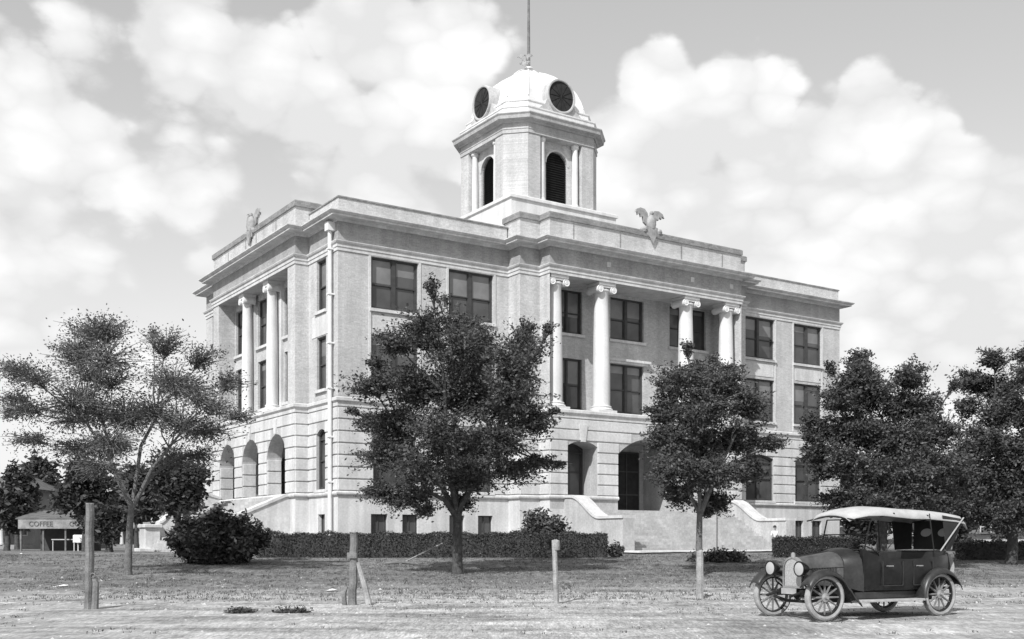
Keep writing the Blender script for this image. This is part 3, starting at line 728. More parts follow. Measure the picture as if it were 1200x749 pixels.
def tree(name, label, px, Y, fork_row, clumps, nleaf, lsize, tr, seed, leafm, barkm, group='trees on the courthouse lawn', base=None, spread=.16, twigs=26, lean=0, far=1.05, bz=None, cat='tree', trunks=None, depth=1.0):
    """clumps: photo-pixel ellipses (px, row, rx, ry) of the crown; placed in real metres at distance Y, given depth"""
    rng = np.random.default_rng(seed); rr = random.Random(seed)
    k = Y/F; X = (px-HX)*k; g = gz(Y) if bz is None else bz
    zf = EYE+(HY-fork_row)*k-g
    root = empty(name, (X, Y, g)); tag(root, label, cat, group)
    wood = MB(); fork = Vector((lean*k, 0, zf))
    tp_ = [(0,0,-.1),(.0,0,.15),(fork.x*.3+rr.uniform(-.05,.05),rr.uniform(-.05,.05),zf*.45),tuple(fork)]
    wood.tube(tp_, [tr*1.35,tr*1.1,tr*.95,tr*.8], 10)
    R_ = max(abs(c[0]-px) for c in clumps)*k
    P = []
    tot = sum(c[2]*c[3] for c in clumps)
    cen = []
    for c in clumps:
        dx = (c[0]-px)*k; z = EYE+(HY-c[1])*k-g; rx = c[2]*k; rz = c[3]*k
        dm_ = math.sqrt(max(.1, R_*R_-dx*dx))*depth
        for rep in range(2 if c[2]*c[3] > 500 else 1):
            dy = rr.uniform(-.8, .8)*dm_ if rep == 0 else -dy*rr.uniform(.5, 1)
            cen.append((Vector((dx, dy, z)), rx, rz, c[2]*c[3]/(2 if c[2]*c[3] > 500 else 1)))
    limbs = []
    K = 6; pts_ = [c[0] for c in cen]; ctr = [pts_[i*len(pts_)//K] for i in range(K)]
    for _ in range(8):
        gr_ = [[] for _ in range(K)]
        for q in pts_: gr_[min(range(K), key=lambda i: (q-ctr[i]).length)].append(q)
        ctr = [sum(g_, Vector())/len(g_) if g_ else ctr[i] for i, g_ in enumerate(gr_)]
    nodes_ = []
    for c_ in ctr:
        st_ = fork+Vector((0,0,-rr.uniform(0,.35))); a_ = fork.lerp(c_, .35)+Vector((rr.uniform(-.2,.2),rr.uniform(-.2,.2),rr.uniform(-.05,.25))); e_ = fork.lerp(c_, .72)+Vector((rr.uniform(-.2,.2),rr.uniform(-.2,.2),rr.uniform(-.1,.2)))
        wood.tube([st_, a_, e_], [tr*.62, tr*.48, tr*.3], 7); nodes_.append((a_, e_))
    for cpos, rx, rz, wgt in cen:
        a_, e_ = nodes_[min(range(K), key=lambda i: (cpos-ctr[i]).length)]
        s_ = a_ if (cpos-a_).length < (cpos-e_).length else a_.lerp(e_, rr.uniform(.6, 1))
        mid = s_.lerp(cpos, .5)+Vector((rr.uniform(-.3,.3), rr.uniform(-.3,.3), rr.uniform(-.1,.3)))*(rx*.5+.1)
        l0 = (cpos-s_).length; rb_ = tr*(.16+.05*min(l0, 3))
        wood.tube([s_, s_.lerp(mid,.5)+Vector((rr.uniform(-.1,.1),rr.uniform(-.1,.1),.05)), mid, cpos], [rb_, rb_*.8, rb_*.6, rb_*.25], 6)
        nl = int(nleaf*wgt/tot); nt_ = max(5, int(twigs*math.sqrt(wgt)/14)); per = max(3, nl//nt_)
        for t in range(nt_):
            v = Vector([rr.gauss(0,1) for _ in range(3)]); v.normalize(); rad = rr.uniform(.5, far) if rr.random() < .86 else rr.uniform(1.1, 1.5)
            tip = cpos+Vector((v.x*rx*rad, v.y*rx*rad, v.z*rz*rad)); s0 = mid.lerp(cpos, rr.uniform(.5,1.))
            bend = s0.lerp(tip,.5)+Vector((0,0,.08*rx))
            wood.tube([s0, bend, tip], [rb_*.22+.006, .014, .006], 4, False)
            tt = rng.uniform(.35, 1.05, per)[:,None]; a = np.array(s0); b = np.array(bend); c_ = np.array(tip)
            q = (1-tt)**2*a+2*tt*(1-tt)*b+tt**2*c_
            P.append(q+rng.normal(size=(per,3))*np.array([spread, spread, spread*.7])*(.5+.6*tt)*min(1.6, .6+rx*.5))
    P = np.concatenate(P)
    wood.build('trunk', barkm, root)
    np_mesh('crown', leaves_mesh(P, lsize, rng), leafm, root)
    return root

# tree at the left: feathery and open
cl = [(60,392,26,12),(112,386,30,14),(90,415,34,16),(150,398,28,16),(195,400,26,18),(235,415,24,16),(262,440,22,14),(40,440,28,14),(25,470,22,14),(70,455,36,16),(115,440,40,20),(165,435,40,24),
      (212,450,34,22),(250,475,30,18),(285,488,22,8),(60,490,36,14),(105,480,40,22),(150,485,44,26),(195,490,40,24),(235,505,30,16),(30,515,26,12),(75,525,34,14),(125,525,36,18),(170,530,36,18),(215,530,28,14),(165,382,8,10),(12,485,14,10),(140,555,30,14)]
tree('mesquite_tree', 'airy open tree with feathery leaves and pale forked trunk, left of the courthouse', 150, 39, 590, cl, 34000, .06, .13, 11, M['leaf_airy'], M['bark_lt'], spread=.17, twigs=56, lean=4, far=1.2)
# tree in front of the left wing
cl = [(540,376,26,18),(500,392,34,20),(562,398,26,22),(620,378,12,16),(480,380,12,10),(615,410,28,26),(645,378,9,6),(468,412,26,16),(440,425,14,8),(540,420,44,28),(600,440,36,24),(440,458,32,14),(490,455,46,28),(545,465,50,32),(600,475,38,26),
      (430,490,26,14),(465,500,40,24),(520,515,50,28),(580,520,44,26),(625,500,26,18),(635,545,22,9),(600,550,34,18),(450,535,34,20),(500,555,40,24),(550,560,36,22),(478,585,34,18),(445,578,22,12),(512,352,9,7),(520,338,7,4),(508,330,4,3),(652,478,9,5),(536,590,22,12),(500,600,14,10),(412,482,9,5),(655,545,10,5)]
tree('broadleaf_tree', 'dense dark spreading tree standing before the windows of the left wing', 536, 39.5, 600, cl, 95000, .072, .18, 12, M['leaf'], M['bark'], spread=.10, twigs=44)
# tree before the entrance
cl = [(820,432,28,14),(862,428,16,10),(790,450,28,18),(840,455,36,22),(780,480,26,18),(820,485,40,24),(870,480,24,18),(775,515,24,18),(815,520,40,24),(865,515,32,20),(900,520,18,10),(790,550,30,20),(835,555,40,22),(880,550,26,18),(800,580,26,14),(850,585,26,14),(838,598,10,8),(800,410,6,8),(845,412,6,8),(912,518,7,5)]
tree('broadleaf_tree', 'small round dark tree with a short trunk before the entrance stairs', 820, 39, 598, cl, 70000, .068, .13, 13, M['leaf'], M['bark_lt'], spread=.095, twigs=44)
# trees at the right, behind the car
cl = [(1015,418,14,16),(1030,435,26,18),(1055,445,24,18),(995,445,24,20),(980,425,6,10),(1015,465,38,24),(1065,475,34,24),(1096,482,16,14),(1108,452,6,7),(975,470,24,20),(965,500,22,20),(1000,505,40,26),(1050,515,44,28),(1095,510,26,22),(960,530,20,14),(985,545,34,22),(1035,555,44,26),(1090,550,34,24),(1000,585,34,18),(1050,590,38,20),(1095,588,34,20),(948,512,8,6)]
tree('broadleaf_tree', 'broad dark tree behind the touring car at the right end of the courthouse', 1035, 42, 612, cl, 90000, .076, .2, 14, M['leaf'], M['bark'], spread=.10, twigs=44)
cl = [(1175,415,18,12),(1195,420,22,14),(1160,440,22,16),(1190,450,34,20),(1225,440,34,20),(1150,472,16,14),(1180,485,34,24),(1230,490,40,30),(1138,508,12,10),(1155,520,30,24),(1200,530,40,26),(1250,530,30,24),(1140,560,28,22),(1185,570,40,26),(1235,570,40,26),(1130,598,26,20),(1175,605,36,20),(1220,600,36,20)]
tree('broadleaf_tree', 'dark leafy tree at the far right edge behind the car', 1185, 45, 618, cl, 90000, .08, .22, 15, M['leaf'], M['bark'], spread=.12, twigs=44)
# background trees
def backtree(px, Y, row_top, row_bot, rx, seed, label, leafm='leaf_dk', n=9000):
    rr = random.Random(seed); cl = []
    h = row_bot-row_top
    for i in range(13):
        a = rr.uniform(0, 2*PI); q = math.sqrt(rr.random())*.7
        cl.append((px+math.cos(a)*rx*q, row_top+h*.5+math.sin(a)*h*.5*q, rx*rr.uniform(.28,.42), h*rr.uniform(.17,.27)))
    tree('background_tree', label, px, Y, row_bot-6, cl, n, .0032*Y, .2, seed, M[leafm], M['bark'], 'trees in the distance', spread=.26, twigs=24)
backtree(100, 68, 535, 620, 45, 21, 'dark bushy tree beyond the tall left post')
backtree(208, 66, 528, 612, 34, 22, 'dark round tree just left of the side stair')
backtree(8, 74, 570, 628, 26, 23, 'dark shrubby tree at the left edge before the porch house')
backtree(20, 84, 548, 625, 22, 37, 'low dark tree crowding the front of the porch house')
backtree(50, 98, 535, 610, 34, 24, 'grey tree rising behind the roadside stand', 'leaf')
backtree(160, 96, 540, 620, 36, 25, 'tree behind the pale forked trunk', 'leaf')
backtree(-60, 90, 520, 620, 50, 26, 'broad tree outside the left edge beside the porch house')
backtree(1120, 75, 520, 625, 44, 27, 'distant tree behind the gap between the right trees')
backtree(1190, 80, 540, 625, 50, 28, 'distant tree behind the tree at the right edge')
backtree(1060, 85, 520, 628, 50, 29, 'distant tree showing under the crown behind the car')
backtree(1030, 72, 548, 636, 46, 35, 'low dark distant tree seen through the open sides of the car')
backtree(1105, 70, 550, 636, 46, 36, 'low dark distant tree seen above the folded rear of the car')
backtree(128, 63, 588, 640, 22, 38, 'low dark shrubby tree between the tall left post and the pale forked trunk', n=5000)
backtree(1275, 82, 500, 625, 60, 30, 'distant tree outside the right edge')
backtree(998, 92, 545, 628, 26, 31, 'distant tree just beyond the right corner of the courthouse')
# far wood along the horizon
rng = np.random.default_rng(5); n = 26000
xx = rng.uniform(-420, 460, n); yy = 260+rng.uniform(0, 30, n); hh = 4.5+3*np.sin(xx*.05)+2*np.sin(xx*.17+1)+1.5*np.sin(xx*.41)
P = np.stack([xx, yy, .8+rng.random(n)**.7*hh], 1)
far_w = np_mesh('distant_wood', leaves_mesh(P, 1.5, rng), M['leaf_dk']); tag(far_w, kind='stuff')

# hedges and bushes
def hedge(name, label, x0, x1, y0, y1, ztop, seed, group):
    mb = MB(); rng = np.random.default_rng(seed); cx, cy = (x0+x1)/2, (y0+y1)/2; g0 = gz(y0)-.05
    root_loc = (cx, cy, g0); L2 = (x1-x0)/2; hh = ztop-g0; d = (y1-y0)/2
    mb.box(-L2+.08,L2-.08,-d+.08,d-.08,0,hh-.08)
    area = [(2*L2*hh*1.0, 'f'), (2*L2*2*d, 't'), (2*L2*hh*.6, 'b'), (2*d*hh*2, 's')]; dens = 520; P = []
    for A, k in area:
        n = int(A*dens); u_ = rng.uniform(-1,1,n); w = rng.uniform(0,1,n); jit = rng.normal(0,.045,n)+.02*np.sin(u_*40)
        if k == 'f': P.append(np.stack([u_*L2, -d+.04+jit, w*hh],1))
        if k == 'b': P.append(np.stack([u_*L2, d-.04+jit, w*hh],1))
        if k == 't': P.append(np.stack([u_*L2, (w*2-1)*d, hh-.04+jit*1.1+.035*np.sin(u_*L2*2.3)+.03*np.sin(u_*L2*5.1+1)],1))
        if k == 's': P.append(np.stack([np.sign(u_)*(L2-.04)+jit, (rng.uniform(-1,1,n))*d, w*hh],1))
    V_ = leaves_mesh(np.concatenate(P), .055, rng, 1.5, 0)
    o = np_mesh(name, V_, M['leaf_hedge'], None, root_loc, (mb.v, mb.f)); tag(o, label, 'hedge', group); return o
X_ = lambda px, Y: (px-HX)*Y/F
hedge('clipped_hedge', 'long low clipped dark hedge along the lawn before the left wing', X_(300,50), X_(712,50), 50, 51.2, 1.83, 31, 'clipped hedges round the courthouse')
hedge('clipped_hedge', 'clipped dark hedge seen behind the hood of the car', X_(912,50), X_(1010,50), 50, 51.2, 1.66, 32, 'clipped hedges round the courthouse')
hedge('clipped_hedge', 'dark hedge at the right edge behind the rear of the car', X_(1130,48), X_(1290,48), 48, 49.2, 1.44, 33, 'clipped hedges round the courthouse')
def bush(name, label, px, Y, w, h, seed, n, ls=.09, m='leaf_bush', group='bushes on the courthouse lawn', bz=None):
    rng = np.random.default_rng(seed); g = gz(Y) if bz is None else bz
    rr = random.Random(seed); P = []; stems = MB()
    for k in range(46):
        a = rr.uniform(0,2*PI); q = math.sqrt(rr.random())
        hz = h*(.62+.38*rr.random())*math.sqrt(max(.05,1-(q*.92)**2.2)); tip = Vector((math.cos(a)*q*w/2, math.sin(a)*q*w/2*.8, hz)); base = Vector((tip.x*.3, tip.y*.3, 0))
        midp = base.lerp(tip,.55)+Vector((tip.x*.12, tip.y*.12, 0)); stems.tube([base, midp, tip], [.022,.014,.006], 4, False)
        per = n//46; t = rng.uniform(.1,1.02,per)[:,None]; A, B, C_ = (np.array(q_) for q_ in (base, midp, tip))
        P.append((1-t)**2*A+2*t*(1-t)*B+t**2*C_+rng.normal(size=(per,3))*.13*np.array([1,1,.9])*min(1.3, w*.4))
    P = np.concatenate(P); P[:,2] = np.abs(P[:,2])+.02
    root = empty(name, (X_(px,Y), Y, g)); tag(root, label, 'bush', group)
    stems.build('stem', M['bark'], root); np_mesh('foliage', leaves_mesh(P, ls, rng, 1.9, -.2), M[m], root)
bush('shrub', 'big dark leafy shrub in front of the left side stair', 257, 46, 4.2, 2.35, 41, 20000, .12)
bush('shrub', 'dark shrub behind the hedge beside the front stairs', 633, 54.5, 3.0, 2.35, 42, 9000, .12)
bush('shrub', 'low dark weedy bush by the thin pole near the foot of the stairs', 843, 47, 2.5, .42, 43, 3500, .08)
bush('shrub', 'small tuft of leaves at the end of the long hedge', 722, 50.6, .8, .75, 44, 900, .08)

for px_, w_, lb_ in ((283, .75, 'flat dark weed patch on the dirt, the left one of the two'), (341, .85, 'flat dark weed patch on the dirt, the right one of the two')):
    bush('weed_patch', lb_, px_, 22.4, w_, .035, px_, 500, .035, 'leaf_bush', 'weed patches on the dirt road')
# scattered grass and weeds
rng = np.random.default_rng(77)
def tufts(n, x0, x1, y0, y1, s, seed):
    rng = np.random.default_rng(seed); x = rng.uniform(x0,x1,n); y = y0+(y1-y0)*rng.uniform(0,1,n)
    keep = np.array([mn.noise(Vector((a*.35, b*.6, 3)))+.35*mn.noise(Vector((a*1.7,b*2.5,9))) > -.12+.35*(28-b)/9*(b < 30) for a,b in zip(x,y)])
    x = x[keep]; y = y[keep]; n = len(x); z = np.array([hgt(a,b) for a,b in zip(x,y)])
    reps = 5; X2 = np.repeat(x,reps)+rng.normal(0,.05,n*reps); Y2 = np.repeat(y,reps)+rng.normal(0,.05,n*reps); Z2 = np.repeat(z,reps)
    hgt_ = s*rng.uniform(.35,1.3,n*reps); lx = rng.normal(0,.5,n*reps)*hgt_; ly = rng.normal(0,.5,n*reps)*hgt_; an = rng.uniform(0,PI,n*reps); w = .008+.05*hgt_
    a = np.stack([X2-np.cos(an)*w, Y2-np.sin(an)*w, Z2-.01],1); b = np.stack([X2+np.cos(an)*w, Y2+np.sin(an)*w, Z2-.01],1)
    c = np.stack([X2+lx+np.cos(an)*w*.2, Y2+ly, Z2+hgt_],1); d = np.stack([X2+lx*.5-np.cos(an)*w*.8, Y2+ly*.5-np.sin(an)*w*.8, Z2+hgt_*.55],1)
    return np.stack([a,b,c,d],1).reshape(-1,3)
V_ = np.concatenate([tufts(26000,-32,36,27,56,.055,1), tufts(1500,-14,14,17,30,.04,2)])
gr = np_mesh('grass', V_, M['weed']); tag(gr, kind='stuff')
# loose stones and clods on the road
peb = MB(); rr = random.Random(9)
for i in range(700):
    y = 15+rr.random()**.8*22; x = rr.uniform(-.55,.6)*y; s_ = rr.uniform(.01,.035)*(1 if rr.random() < .93 else 1.6); z = hgt(x,y)
    peb.add([(x-s_,y-s_*.6,z),(x+s_,y-s_*.5,z),(x+s_*.7,y+s_,z),(x-s_*.6,y+s_*.8,z),(x+rr.uniform(-.3,.3)*s_,y,z+s_*.8)], [(0,1,4),(1,2,4),(2,3,4),(3,0,4)])
o = peb.build('gravel', M['concrete'], fix=False); tag(o, kind='stuff')
for i, (px, row, w, lb) in enumerate(((74,688,.22,'white scrap of paper on the ground left of the tall post'),(389,693,.16,'white scrap of paper left of the forked post'),(25,668,.1,'tiny white paper scrap at the left on the lawn'))):
    Y = 1284*1.45/(row-635)
    for _ in range(30): Y = F*(EYE-gz(Y))/(row-635)
    x = X_(px, Y); pb = MB().add([(-w,-w*.5,.015),(w,-w*.6,.05),(w*.9,w*.5,.03),(0,w*.2,.07),(-w*.9,w*.6,.02)], [(0,1,3),(1,2,3),(2,4,3),(4,0,3)])
    tag(pb.build('scrap_paper', M['paper'], None, (x, Y, hgt(x,Y)+.01)), lb, 'paper', 'paper scraps on the ground')

# ================================================================= HITCHING POSTS
def post(name, label, px, row, top, w, lean, m, seed, extra=None):
    Y = 24
    for _ in range(40): Y = F*(EYE-gz(Y))/(row-635)
    x = X_(px, Y); h = EYE+(HY-top)*Y/F-gz(Y); r = w*Y/F/2; rr = random.Random(seed)
    root = empty(name, (x, Y, gz(Y))); tag(root, label, 'post', 'wooden hitching posts along the road')
    mb = MB(); n = 9; vs = []; lv = 9
    offs = [rr.uniform(.86,1.1) for _ in range(n)]
    for i in range(lv):
        t = i/(lv-1); z = -.1+t*(h+.1); wob = rr.uniform(-.01,.01)
        for k in range(n):
            a = 2*PI*k/n; q = r*offs[k]*(1.08-.14*t)*rr.uniform(.96,1.04)
            vs.append((math.cos(a)*q+lean*t+wob, math.sin(a)*q+wob, z+(rr.uniform(-.03,.02) if i == lv-1 else 0)))
    fs = [(i*n+k,i*n+(k+1)%n,(i+1)*n+(k+1)%n,(i+1)*n+k) for i in range(lv-1) for k in range(n)]+[tuple((lv-1)*n+k for k in range(n))]
    mb.add(vs, fs); mb.build('shaft', m, root)
    if extra: extra(root, h, r)
    return root
def ex1(root, h, r):
    mb = MB().tube([(r*1.3,-.02,-.05),(r*1.6,-.03,.55),(r*1.0,-.03,.72)], [r*.9,r*.8,r*.45], 8); mb.build('stub', M['post'], root)
    MB().lathe([(.045,-.02),(.06,0),(.045,.02)], 10, (r*1.1,-.09,.72), 'y').build('ring', M['hub'], root)
def ex2(root, h, r):
    MB().tube([(r*4.6,-.1,-.05),(r*3.2,-.05,.45),(r*1.4,0,.98)], [r*.9,r*.8,r*.6], 8).build('brace', M['post_lt'], root)
    MB().tube([(-.16,-.05,-.05),(-.19,-.05,.25),(-.13,0,.42)], [.05,.06,.03], 7).build('stub', M['post'], root)
    MB().box(-r*1.25,r*1.25,-r*1.3,r*1.3,h*.66,h*.74).build('band', M['post'], root)
def ex3(root, h, r):
    MB().lathe([(r*1.1,h-.24),(r*1.3,h-.22),(r*1.3,h-.02),(0,h+.02)], 10).build('cap', M['post_lt'], root)
post('hitching_post', 'tallest weathered post with a stub beside it, at the left', 105, 713, 590, 10, .0, M['post'], 1, ex1)
post('hitching_post', 'forked grey post with a slanting brace, second from the left', 413, 709, 626, 9, .03, M['post'], 2, ex2)
post('hitching_post', 'slender pale post with a cap standing before the hedge', 652, 707, 633, 6.5, -.05, M['post_lt'], 3, ex3)
post('hitching_post', 'pale whitewashed post before the trunk of the small round tree', 820, 701, 645, 9, .0, M['post_lt'], 4)
# leaning pole on a heap of brush near the hedge
x, Y = X_(475, 44), 44
root = empty('garden_pole', (x, Y, gz(Y))); tag(root, 'pale wooden pole propped slantwise before the long hedge', 'pole')
MB().tube([(-.25,0,.06),(1.45,.6,.92)], [.035,.03], 8).build('pole', M['post_lt'], root)
MB().tube([(-.8,0,.12),(-.1,.05,.16),(.5,.1,.08)], [.05,.07,.04], 7).build('log', M['post'], root)
# thin pole by the stairs
Y = 47.5; x = X_(840, Y); tp2 = MB().tube([(0,0,-.1),(0.01,0,1.6),(.0,0,2.3)], [.035,.03,.025], 7)
tag(tp2.build('thin_pole', M['post'], None, (x, Y, gz(Y))), 'thin dark upright pole beside the small round tree before the steps', 'pole')

# ================================================================= TOURING CAR
def touring_car(loc, heading, label):
    car = empty('touring_car', loc, heading); tag(car, label, 'car')
    FX, RX, TR, WR = 1.47, -1.47, .71, .43
    def loftx(secs, close=True, caps=True):   # secs: list of rings (same count) of 3D points
        mb = MB(); n = len(secs[0]); vs = [p for s in secs for p in s]; fs = []
        for i in range(len(secs)-1):
            for k in range(n if close else n-1):
                j = (k+1)%n; fs.append((i*n+k, i*n+j, (i+1)*n+j, (i+1)*n+k))
        if caps: fs += [tuple(range(n-1,-1,-1)), tuple(range((len(secs)-1)*n, len(secs)*n))]
        mb.add(vs, fs, True); return mb
    def hood_ring(x, w, z0, z1, cr=.5):
        pts = [(x,-w,z0),(x,-w,z0+(z1-z0)*.55)]
        for k in range(1,10):
            a = PI-PI*k/10; pts.append((x, w*math.cos(a)*1.0, z0+(z1-z0)*.55+(z1-z0)*.45*math.sin(a)**.8))
        pts += [(x,w,z0+(z1-z0)*.55),(x,w,z0)]
        return pts
    hood = loftx([hood_ring(1.56,.235,.66,1.15), hood_ring(1.3,.27,.64,1.19), hood_ring(.95,.34,.62,1.235), hood_ring(.72,.42,.6,1.27)])
    loftx([hood_ring(.718,.42,.6,1.268), hood_ring(.62,.50,.57,1.31), hood_ring(.5,.57,.53,1.335), hood_ring(.40,.61,.51,1.34)]).build('cowl', M['cowl'], car)
    hood.build('hood', M['paint_dust'], car)
    lv = MB()
    for s in (-1,1):
        for k in range(10):
            x = .86+k*.055; yy_ = s*(.365-.19*(x-.86)*.9); lv.box(x,x+.022,min(yy_,yy_+s*.02),max(yy_,yy_+s*.02),.76,.96)
        lv.tube([(1.56,s*.238,.93),(1.3,s*.275,.95),(.95,s*.347,.965),(.72,s*.425,.975)], .008, 5)
    lv.tube([(1.56,0,1.155),(1.3,0,1.195),(.95,0,1.24),(.72,0,1.275)], .009, 5)
    lv.tube([hood_ring(.72,.423,.6,1.273)[i] for i in range(13)], .009, 5)
    lv.build('louvre', M['fender'], car)
    # body tub: side panels with a rolled top line, open cockpit
    def tub(s):
        xs_ = [.42,.1,-.3,-.7,-1.1,-1.5,-1.85,-2.02]; wid = [.60,.67,.70,.71,.71,.69,.60,.44]; tops = [1.32,1.19,1.13,1.12,1.13,1.17,1.21,1.22]
        secs = []
        for x, w, t in zip(xs_, wid, tops):
            zb_ = .50 if x > -1.0 else (.50+(-1.0-x)*.25)
            secs.append([(x,s*(w-.12),zb_),(x,s*(w-.03),zb_+.03),(x,s*w,zb_+.2),(x,s*(w+.01),t-.22),(x,s*(w-.01),t-.05),(x,s*(w-.03),t),(x,s*(w-.07),t-.01),(x,s*(w-.08),t-.1),(x,s*(w-.08),zb_+.02)])
        return secs
    body = MB()
    for s in (-1,1):
        m2 = loftx(tub(s)); body.add(m2.v, m2.f, True)
    xs_ = -2.02
    body.add([(xs_,-.44,.75),(xs_,.44,.75),(xs_-.05,.44,1.0),(xs_-.05,-.44,1.0),(xs_,.44,1.22),(xs_,-.44,1.22),(xs_+.08,.44,1.22),(xs_+.08,-.44,1.22),(xs_+.08,.44,.7),(xs_+.08,-.44,.7)], [(0,1,2,3),(3,2,4,5),(5,4,6,7),(7,6,8,9)], True)
    body.box(-1.95,.42,-.6,.6,.52,.56)
    b = body.build('body', M['paint'], car)
    dr = MB()
    for s in (-1,1):
        for x0,x1 in ((.02,-.5),(-.78,-1.3)):
            y_ = s*.722
            for q in (x0,x1): dr.box(q-.006,q+.006,y_-.02,y_+.0,.62,1.08)
            dr.box(x1,x0,y_-.02,y_,.615,.627)
    dr.build('door', M['fender'], car)
    for s in (-1,1):
        for x in (-.08,-.86): MB().tube([(x,s*.715,.99),(x,s*.765,.99),(x-.11,s*.77,.99)], .013, 6).build('door_handle', M['hub'], car)
    # valance + running board
    vb = MB()
    for s in (-1,1): vb.prism([(.62,.5),(-1.0,.5),(-1.0,.38),(.62,.38)], (s*.60-.01,s*.60+.01))
    vb.build('splash_apron', M['fender'], car)
    for s in (-1,1): MB().bbox(-1.02,.72,min(s*.58,s*.86),max(s*.58,s*.86),.325,.365,.012).build('running_board', M['board'], car)
    # radiator
    rs = hood_ring(0,.255,.58,1.17); ri = [(0,y*.84,.62+(z-.58)*.88) for _,y,z in rs]
    sh = MB(); n = len(rs)
    v = [(1.62,y,z) for _,y,z in rs]+[(1.62,y,z) for _,y,z in ri]+[(1.55,y,z) for _,y,z in rs]; sh.add(v, [(i,(i+1)%n,(i+1)%n+n,i+n) for i in range(n)]+[(i,i+2*n,(i+1)%n+2*n,(i+1)%n) for i in range(n)])
    sh.tube([(1.585,0,1.16),(1.585,0,1.22),(1.585,0,1.25)], [.045,.045,.02], 10)
    rad = sh.build('radiator', M['nickel'], car)
    MB().add([(1.605,y,z) for _,y,z in ri], [tuple(range(n))]).build('radiator_core', M['radiator'], rad)
    # headlights on a cross bar
    for s in (-1,1):
        h = MB().lathe([(0,-.13),(.06,-.12),(.115,-.03),(.135,.04),(.145,.06),(.145,.085),(.12,.085)], 22, (1.72,s*.40,.95), 'x'); h.tube([(1.70,s*.40,.82),(1.68,s*.36,.70),(1.55,s*.33,.60)], .018, 6)
        ho = h.build('headlight', M['paint'], car)
        MB().lathe([(0,.095),(.07,.09),(.122,.08)], 22, (1.72,s*.40,.95), 'x').build('lens', M['lens'], ho)
    # fenders
    def fender(cx, s, a0, a1, ext, w0=.57, w1=.86, rad_=.53):
        pts = []
        for k in range(15):
            a = a0+(a1-a0)*k/14; pts.append((cx+rad_*math.cos(a), .43+rad_*math.sin(a)*.98))
        pts += ext
        mb = MB(); vs = []; m_ = 7
        for i, (x, z) in enumerate(pts):
            for k in range(m_):
                t = k/(m_-1); y = s*(w0+(w1-w0)*t); vs.append((x, y, z-.06*(2*t-1)**2-(.05 if t == 1 else 0)))
        nn = len(pts); mb.add(vs, [(i*m_+k, i*m_+k+1, (i+1)*m_+k+1, (i+1)*m_+k) for i in range(nn-1) for k in range(m_-1)], True)
        o = mb.build('fender', M['fender'], car); md = o.modifiers.new('s','SOLIDIFY'); md.thickness = .015; return o
    for s in (-1,1):
        fender(FX, s, R(28), R(150), [(.93,.62),(.84,.50),(.76,.42),(.68,.36)])
        fender(RX, s, R(-12), R(165)-0*PI, [], rad_=.55) if False else fender(RX, s, R(-10), R(158), [])
        # join to the running board ahead of the rear wheel
    # wheels
    def wheel(x, y, s, steer=0):
        w = MB().lathe([(WR-.085,-.045),(WR-.045,-.058),(WR-.012,-.042),(WR,0),(WR-.012,.042),(WR-.045,.058),(WR-.085,.045),(WR-.085,-.045)], 40, (0,0,0), 'y')
        o = w.build('wheel', M['rubber'], car, (x, y, WR), steer)
        MB().lathe([(WR-.087,-.03),(WR-.115,-.028),(WR-.115,.028),(WR-.087,.03)], 40, (0,0,0), 'y').build('rim', M['chassis'], o)
        for k in range(12):
            a = 2*PI*k/12; MB().tube([(.05*math.cos(a),0,.05*math.sin(a)),((WR-.11)*math.cos(a),0,(WR-.11)*math.sin(a))], [.025,.016], 6).build('spoke', M['spoke'], o)
        MB().lathe([(0,s*.10),(.03,s*.10),(.04,s*.07),(.045,s*.05),(.085,s*.03),(.085,-s*.03),(0,-s*.03)], 16, (0,0,0), 'y').build('hub', M['hub'], o)
    for s in (-1,1): wheel(FX, s*TR, s, R(-4)); wheel(RX, s*TR, s)
    c = MB()
    c.box(-1.95,1.68,-.36,-.28,.46,.55).box(-1.95,1.68,.28,.36,.46,.55)
    c.tube([(FX,-.66,.40),(FX,-.3,.33),(FX,.3,.33),(FX,.66,.40)], .03, 8); c.tube([(RX,-.66,.43),(RX,.66,.43)], .045, 8); c.lathe([(0,-.14),(.12,-.08),(.14,0),(.12,.08),(0,.14)], 14, (RX,0,.43), 'y')
    c.tube([(1.95,.32,.44),(1.7,.32,.5),(1.2,.32,.42),(.9,.32,.5)], .025, 6); c.tube([(1.95,-.32,.44),(1.7,-.32,.5),(1.2,-.32,.42),(.9,-.32,.5)], .025, 6); c.box(-.1,.5,-.25,.25,.28,.5); c.tube([(.0,.2,.33),(-1.8,.2,.34)], .05, 8)
    c.box(-2.3,-1.9,-.3,-.26,.5,.54).box(-2.3,-1.9,.26,.3,.5,.54)
    c.build('chassis', M['chassis'], car)
    MB().box(1.685,1.70,-.2,.2,.47,.58).build('front_plate', M['board'], car)
    # seats and wheel
    for x in (-.42,-1.62):
        m2 = MB(); m2.bbox(x,x+.52,-.60,.60,.56,.86,.05); m2.prism([(x-.10,.8),(x+.06,.8),(x-.02,1.25),(x-.16,1.27)], (-.60,.60)); m2.build('seat', M['leather'], car)
    sw = MB(); 
    ctr = Vector((.02,.33,1.26)); ax = Vector((-.55,0,.83)).normalized(); a1_ = Vector((0,1,0)); a2_ = ax.cross(a1_)
    ring = [ctr+(a1_*math.cos(2*PI*k/24)+a2_*math.sin(2*PI*k/24))*.21 for k in range(25)]; sw.tube(ring, .014, 6, False)
    for k in range(4): sw.tube([ctr, ctr+(a1_*math.cos(PI/2*k)+a2_*math.sin(PI/2*k))*.21], .009, 5)
    sw.tube([ctr, ctr-ax*.7], .02, 6); sw.build('steering_wheel', M['chassis'], car)
    # windscreen
    ws = MB(); xb, xt = .36, .20
